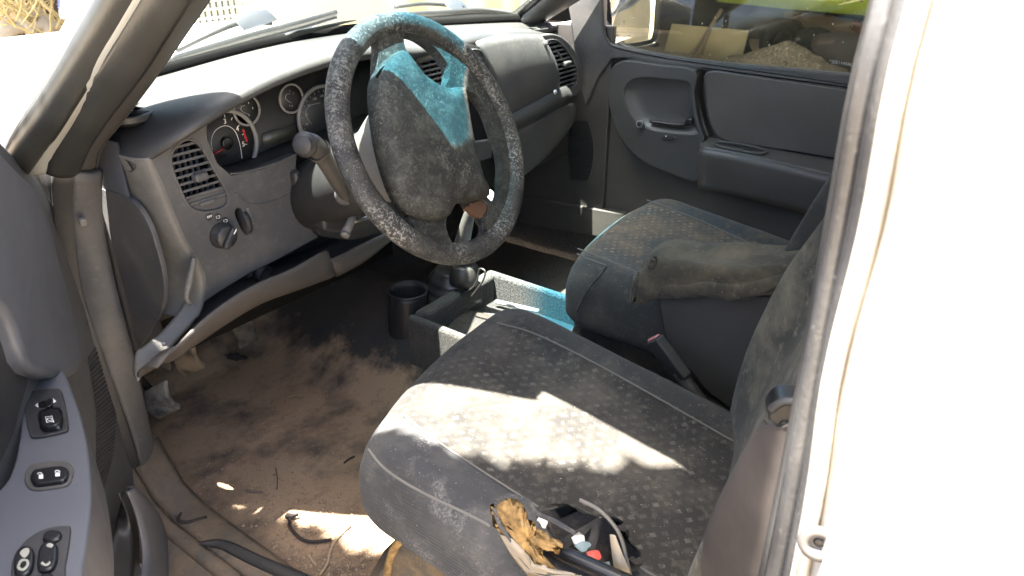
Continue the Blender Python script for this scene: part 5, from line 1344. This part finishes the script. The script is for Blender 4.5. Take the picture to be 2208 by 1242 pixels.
for i, L in enumerate((((1556, 20), (1530, 62), (1498, 110), (1480, 128)), ((1532, 62), (1520, 90), (1512, 118)))):
    o = tube('stick', [ox(a, b, 7.7-.1*i) for a, b in L], .022, flatm('stick_wood', (.16, .13, .09)), None, n=7)
    tag(o, ('long thin stick leaning across the cardboard sheet', 'short stick beside the long one on the cardboard')[i], 'stick')
# tyres and dark bins
TYRE = flatm('tyre_rubber', (.010, .010, .010), (.022, .021, .02), 4)
def tyre(px, py, x, r, label, ax=(-1, 0, .15)):
    c = ox(px, py, x); o = rings('tyre', c, ax, [(r*.55, -.10), (r*.8, -.12), (r*.97, -.10), (r, -.05), (r, .05), (r*.97, .10), (r*.8, .12), (r*.55, .10), (r*.52, 0), (r*.55, -.10)], TYRE, None, n=36, cap=False)
    return tag(o, label, 'tyre', 'old tyres in the shed')
tyre(1640, 84, 8.6, .31, 'large black tyre standing behind the cardboard sheet')
tyre(1690, 92, 8.4, .26, 'black tyre leaning right of the large one')
tyre(1440, 70, 9.0, .40, 'black tyre far left behind the cardboard')
for i, (L, x, m_, lab, cat) in enumerate((
    (((1735, 62), (1790, 68), (1780, 122), (1712, 112)), 8.2, flatm('bin_black', (.022, .022, .022)), 'upright black bin between tyre and grey sack', 'bin'),
    (((1762, 78), (1868, 80), (1872, 150), (1775, 155)), 7.9, flatm('sack_grey', (.055, .05, .047), (.07, .06, .06), 3), 'bulky dark grey sack at the window edge', 'sack'),
    (((1868, 100), (1885, 96), (1900, 150), (1850, 128)), 7.6, cbm, 'folded tan carton beside the grey sack', 'carton'))):
    P = [ox(a, b, x) for a, b in L]; c = sum(P, V())/4
    o = loft(cat, [[c+(p-c)*1.0 for p in cr(P, 4, True)], [c+(p-c)*1.04+V((-.08, 0, 0)) for p in cr(P, 4, True)], [c+(p-c)*.8+V((-.16, 0, 0)) for p in cr(P, 4, True)], [c+(p-c)*.2+V((-.18, 0, 0)) for p in cr(P, 4, True)]], m_, None, closed=True, cap=True)
    tag(o, lab, cat)
o = tube('plank', [ox(1842, 50, 8.6), ox(1900, 110, 8.3)], .06, flatm('red_wood', (.20, .09, .06)), None, n=4)
tag(o, 'reddish plank leaning behind the grey sack', 'plank')
# gravel heap
rows = []
gc0 = ox(1690, 150, 7.6)
for i in range(40):
    a = 2*math.pi*i/40; rows.append([V((7.6, gc0.y, GZ))+V((math.cos(a)*r_*.6, math.sin(a)*r_*1.05, max(0, .42*(1-r_)**1.1+.05*fbm((math.cos(a)*r_, math.sin(a)*r_, 1), 5)))) for r_ in [k/12 for k in range(13)]])
rows.append(rows[0])
GR = Mat('gravel', (.22, .19, .14), .95, .1); GR.layer(GR.ramp(GR.noise(28, 4, .7), .48, .62), (.42, .36, .27), .9); GR.layer(GR.ramp(GR.noise(40, 3), .55, .65), (.07, .06, .05), .8); GR.bump(GR.noise(45, 4), 1, .03)
vs_, fs_ = [], []
o = loft('gravel_heap', rows, GR.m, None); tag(o, 'heap of tan gravel in front of the tyres', 'gravel', kind='stuff')
# ---- ahead of the truck
WALL = flatm('cream_wall', (.72, .64, .42), (.64, .56, .36), 2)
o = slab('cream_wall', [V((2.75, 4.6, GZ)), V((6.2, 3.8, GZ)), V((6.2, 3.8, .80)), V((2.75, 4.6, .80))], (.05, .2, 0), WALL, None, bevel=.01)
tag(o, 'low cream wall beyond the bonnet', 'wall')
cr_ = thing('crate', oy(485, 60, 3.2), 'white plastic lattice crate standing beyond the bonnet', 'crate')
CRT = flatm('crate_plastic', (.40, .38, .32))
q0 = oy(414, 62, 3.2); q1 = oy(552, 28, 3.2)
dx_ = (q1-q0); dx_.z = 0; L_ = dx_.length; dx_.normalize(); zt = q0.z+.20
rotc = Matrix.Rotation(math.atan2(dx_.y, dx_.x), 3, 'Z')
for k in range(12):
    p = q0+dx_*(L_*k/11); box('crate_upright', V((p.x, p.y, (q0.z-.02+zt)/2)), (.012, .02, zt-q0.z+.04), CRT, cr_, rotc, .001)
for k in range(6):
    z = q0.z+.045*k; p = q0+dx_*L_/2; box('crate_rail', V((p.x, p.y-.002, z)), (L_+.02, .018, .012 if k else .03), CRT, cr_, rotc, .001)
p = q0+dx_*L_/2+V((0, .18, 0)); box('crate_back', V((p.x, p.y, (q0.z+zt)/2)), (L_, .01, zt-q0.z), flatm('crate_shadow', (.03, .028, .022)), cr_, rotc, .002)  # back panel coloured dark as the shade behind the lattice
p = q0+dx_*L_/2+V((0, .1, 0)); o = box('concrete_block', V((p.x, p.y, (q0.z-.03+GZ)/2)), (L_+.3, .5, q0.z-.03-GZ), flatm('block_concrete', (.55, .52, .46), (.45, .42, .36), 4), None, rotc, .01)
tag(o, 'pale concrete block carrying the lattice crate', 'block')
SHR = flatm('grey_green_backdrop', (.22, .24, .17), (.30, .30, .24), 2)  # for an added sheet standing in for shrubs and shaded wall
rows = []
for i in range(12):
    t = i/11; rows.append([V((3.6+.9*t, 3.3-.45*t-.05*math.sin(t*20), GZ+1.5*s+.05*fbm((t*3, s*2, 1), 3))) for s in [k/6 for k in range(7)]])
o = loft('backdrop_sheet', rows, SHR, None, solid=.01); tag(o, 'grey-green canvas sheet standing for shrubs beyond the passenger windscreen', 'backdrop')
# ---- brush pile at the upper left
EARTH = flatm('brown_earth', (.075, .045, .028), (.045, .03, .02), 3, bs=20)
bc_ = oy(90, 60, 7.0)
rows = [[V((bc_.x, 7.6, GZ))+V((math.cos(a)*r_*2.6, math.sin(a)*r_*1.2+.4, (1.3+.25*fbm((math.cos(a)*r_, math.sin(a)*r_, 0), 2.5))*(1-r_**2))) for r_ in [k/10 for k in range(11)]] for a in [2*math.pi*i/36 for i in range(37)]]
o = loft('earth_bank', rows, EARTH, None); o['kind'] = 'structure'; o['label'] = 'brown earth bank beyond the white wing'
LOG = flatm('sunbleached_wood', (.55, .47, .34), (.40, .32, .22), 5, bs=40)
logs = [((0, 62, 6.2), (75, 30, 6.4), .055), ((18, 20, 6.3), (72, 78, 6.1), .05), ((30, 12, 6.6), (122, 55, 6.5), .05), ((-10, 88, 6.0), (62, 60, 6.2), .05), ((60, 62, 6.15), (150, 66, 6.3), .04), ((86, 48, 6.4), (108, 76, 6.1), .05), ((-10, 40, 6.4), (40, 58, 6.3), .05)]
labs = ['pale log lowest at the left frame edge', 'pale log crossing steeply near the left edge', 'long pale log highest in the brush pile', 'short pale log along the bonnet edge at far left', 'thin pale log reaching towards the pillar', 'short stubby log in the middle of the pile', 'pale log half hidden at the left edge']
for (a, b, r_), lb in zip(logs, labs):
    p, q = oy(*a), oy(*b); o = tube('log', cr([p, p.lerp(q, .5)+V((0, 0, .03)), q], 4), lambda s, r_=r_: r_*(1-.25*s), LOG, None, n=9); tag(o, lb, 'log', 'logs in the brush pile')
R = random.Random(5)
brush = []
vs, fs = [], []
def rawtube(path, r, n=5):
    path = [V(p) for p in path]; fr = frames(path); i0 = len(vs)
    for i, p in enumerate(path):
        u, v_ = fr[i]; q = r*(1-.6*i/len(path))
        for k in range(n): a = 2*math.pi*k/n; vs.append(p+u*math.cos(a)*q+v_*math.sin(a)*q)
    for i in range(len(path)-1):
        for k in range(n): fs.append((i0+i*n+k, i0+i*n+(k+1) % n, i0+(i+1)*n+(k+1) % n, i0+(i+1)*n+k))
for k in range(90):
    px, py = R.uniform(-10, 175), R.uniform(5, 85); p = oy(px, py, R.uniform(5.9, 6.6))
    d = V((R.uniform(-1, 1), R.uniform(-.3, .3), R.uniform(.1, 1))).normalized()
    L = R.uniform(.15, .6); P = [p]
    for j in range(5): d = (d+V((R.uniform(-.4, .4), R.uniform(-.3, .3), R.uniform(-.3, .4)))).normalized(); P.append(P[-1]+d*L/5)
    rawtube(cr(P, 3), R.uniform(.006, .014))
o = obj('dry_twigs', vs, fs, flatm('straw_twigs', (.60, .48, .22), (.45, .34, .15), 4), None); tag(o, 'tangle of dry yellow twigs over the logs', 'twigs', kind='stuff')
# plastic rubbish by the pillar
CLEAR = Mat('clear_film', (.62, .66, .72), .25, .6).m; BLUEP = Mat('blue_film', (.20, .28, .60), .4).m; REDP = Mat('red_cap', (.65, .05, .10), .4).m
def crumple(name, px, py, y, s, mat, label, cat, seed):
    c = oy(px, py, y); rows = []
    for i in range(13):
        t = math.pi*i/12; rows.append([c+V((math.sin(t)*math.cos(a), math.sin(t)*math.sin(a)*.6, math.cos(t)))*s*(1+.35*fbm((math.sin(t)*math.cos(a)+seed, math.sin(t)*math.sin(a), math.cos(t)), 2.2)) for a in [2*math.pi*k/16 for k in range(16)]])
    o = loft(name, rows, mat, None, closed=True); return tag(o, label, cat, 'rubbish beside the pillar')
crumple('plastic_bag', 158, 22, 5.7, .10, CLEAR, 'clear crumpled plastic bag beside the pillar', 'bag', 1)
crumple('plastic_bag', 145, 8, 5.9, .07, BLUEP, 'blue crumpled plastic wrapper above the clear bag', 'wrapper', 4)
crumple('plastic_bag', 175, 45, 5.6, .08, CLEAR, 'second clear bag lower beside the pillar', 'bag', 8)
crumple('bottle_cap', 176, 6, 5.6, .025, REDP, 'red bottle cap among the plastic rubbish', 'cap', 6)
crumple('bottle_cap', 164, 18, 5.55, .018, REDP, 'small red scrap on the clear bag', 'cap', 7)

# ================================================================== TREE OVER THE DRIVER SIDE (out of frame, its dapple falls on the seat)
LEAFM = Mat('tree_leaf', (.06, .10, .03), .6, .3).m; BARK = flatm('tree_bark', (.14, .11, .08), (.09, .07, .05), 8, bs=30)
tr = thing('overhanging_tree', (-2.6, -.6, GZ), 'leafy tree whose branch shades the open door side', 'tree')
tube('trunk', cr([V((-2.6, -.6, GZ)), V((-2.55, -.55, .8)), V((-2.35, -.45, 1.9)), V((-2.1, -.4, 2.6)), V((-1.8, -.35, 3.4))], 5), lambda s: .16-.07*s, BARK, tr, n=12)
tube('limb', cr([V((-2.25, -.43, 2.2)), V((-1.7, -.35, 2.55)), V((-1.1, -.22, 2.68)), V((-.6, -.12, 2.7))], 5), lambda s: .07-.05*s, BARK, tr, n=10)
R = random.Random(21); vs, fs = [], []
bnd = [(-.66, .37), (-.56, .335), (-.483, .275), (-.40, .185), (-.31, .10), (-.217, .055), (-.12, .03), (-.05, .03), (.0, .0), (.15, -.02), (.36, -.07)]
def leafq(p, s):
    a = V((R.gauss(0, 1), R.gauss(0, 1), R.gauss(0, .35))).normalized(); b = a.cross(V((R.gauss(0, .4), R.gauss(0, .4), 1))).normalized()
    i = len(vs); vs.extend([p-a*s, p+b*s*.45, p+a*s, p-b*s*.45]); fs.append((i, i+1, i+2, i+3))
for k in range(13000):
    y = R.uniform(-.66, .38); xb = interp(bnd, y)
    x = xb-.02-1.5*R.random()**1.3+.02*fbm((y, 0, 0), 9)
    if R.random() < .05: x = xb+R.uniform(-.02, .05)
    h = 2.05+R.uniform(-.2, .35)
    p = V((x, y, .35))+SUN*(h/SUN.z)
    leafq(p, R.uniform(.035, .06))
for k in range(5000):
    c = V((-2.0, -.35, 3.4)); d = V((R.gauss(0, 1), R.gauss(0, 1), R.gauss(0, 1))).normalized()*R.random()**.4
    leafq(c+V((d.x*1.0, d.y*1.0, d.z*.7)), R.uniform(.05, .08))
q_ = obj('crown', vs, fs, LEAFM, tr, smooth=False)

st2 = thing('added_shade_tree', (-1.4, 6.2, GZ), 'unseen broad tree added to shade the brush pile ahead of the truck', 'tree')  # out of view, put in to keep direct sun off the logs
tube('trunk', cr([V((-1.4, 6.2, GZ)), V((-1.3, 6.1, 1.2)), V((-.9, 6.0, 2.6)), V((.2, 5.9, 3.6)), V((1.6, 5.8, 4.1))], 5), lambda s: .2-.14*s, BARK, st2, n=12)
vs, fs = [], []
for k in range(9000):
    d = V((R.gauss(0, 1), R.gauss(0, 1), R.gauss(0, 1))).normalized()*R.random()**.35
    leafq(V((1.7, 6.2, 4.2))+V((d.x*3.2, d.y*2.6, d.z*.7)), R.uniform(.09, .14))
obj('crown', vs, fs, LEAFM, st2, smooth=False)
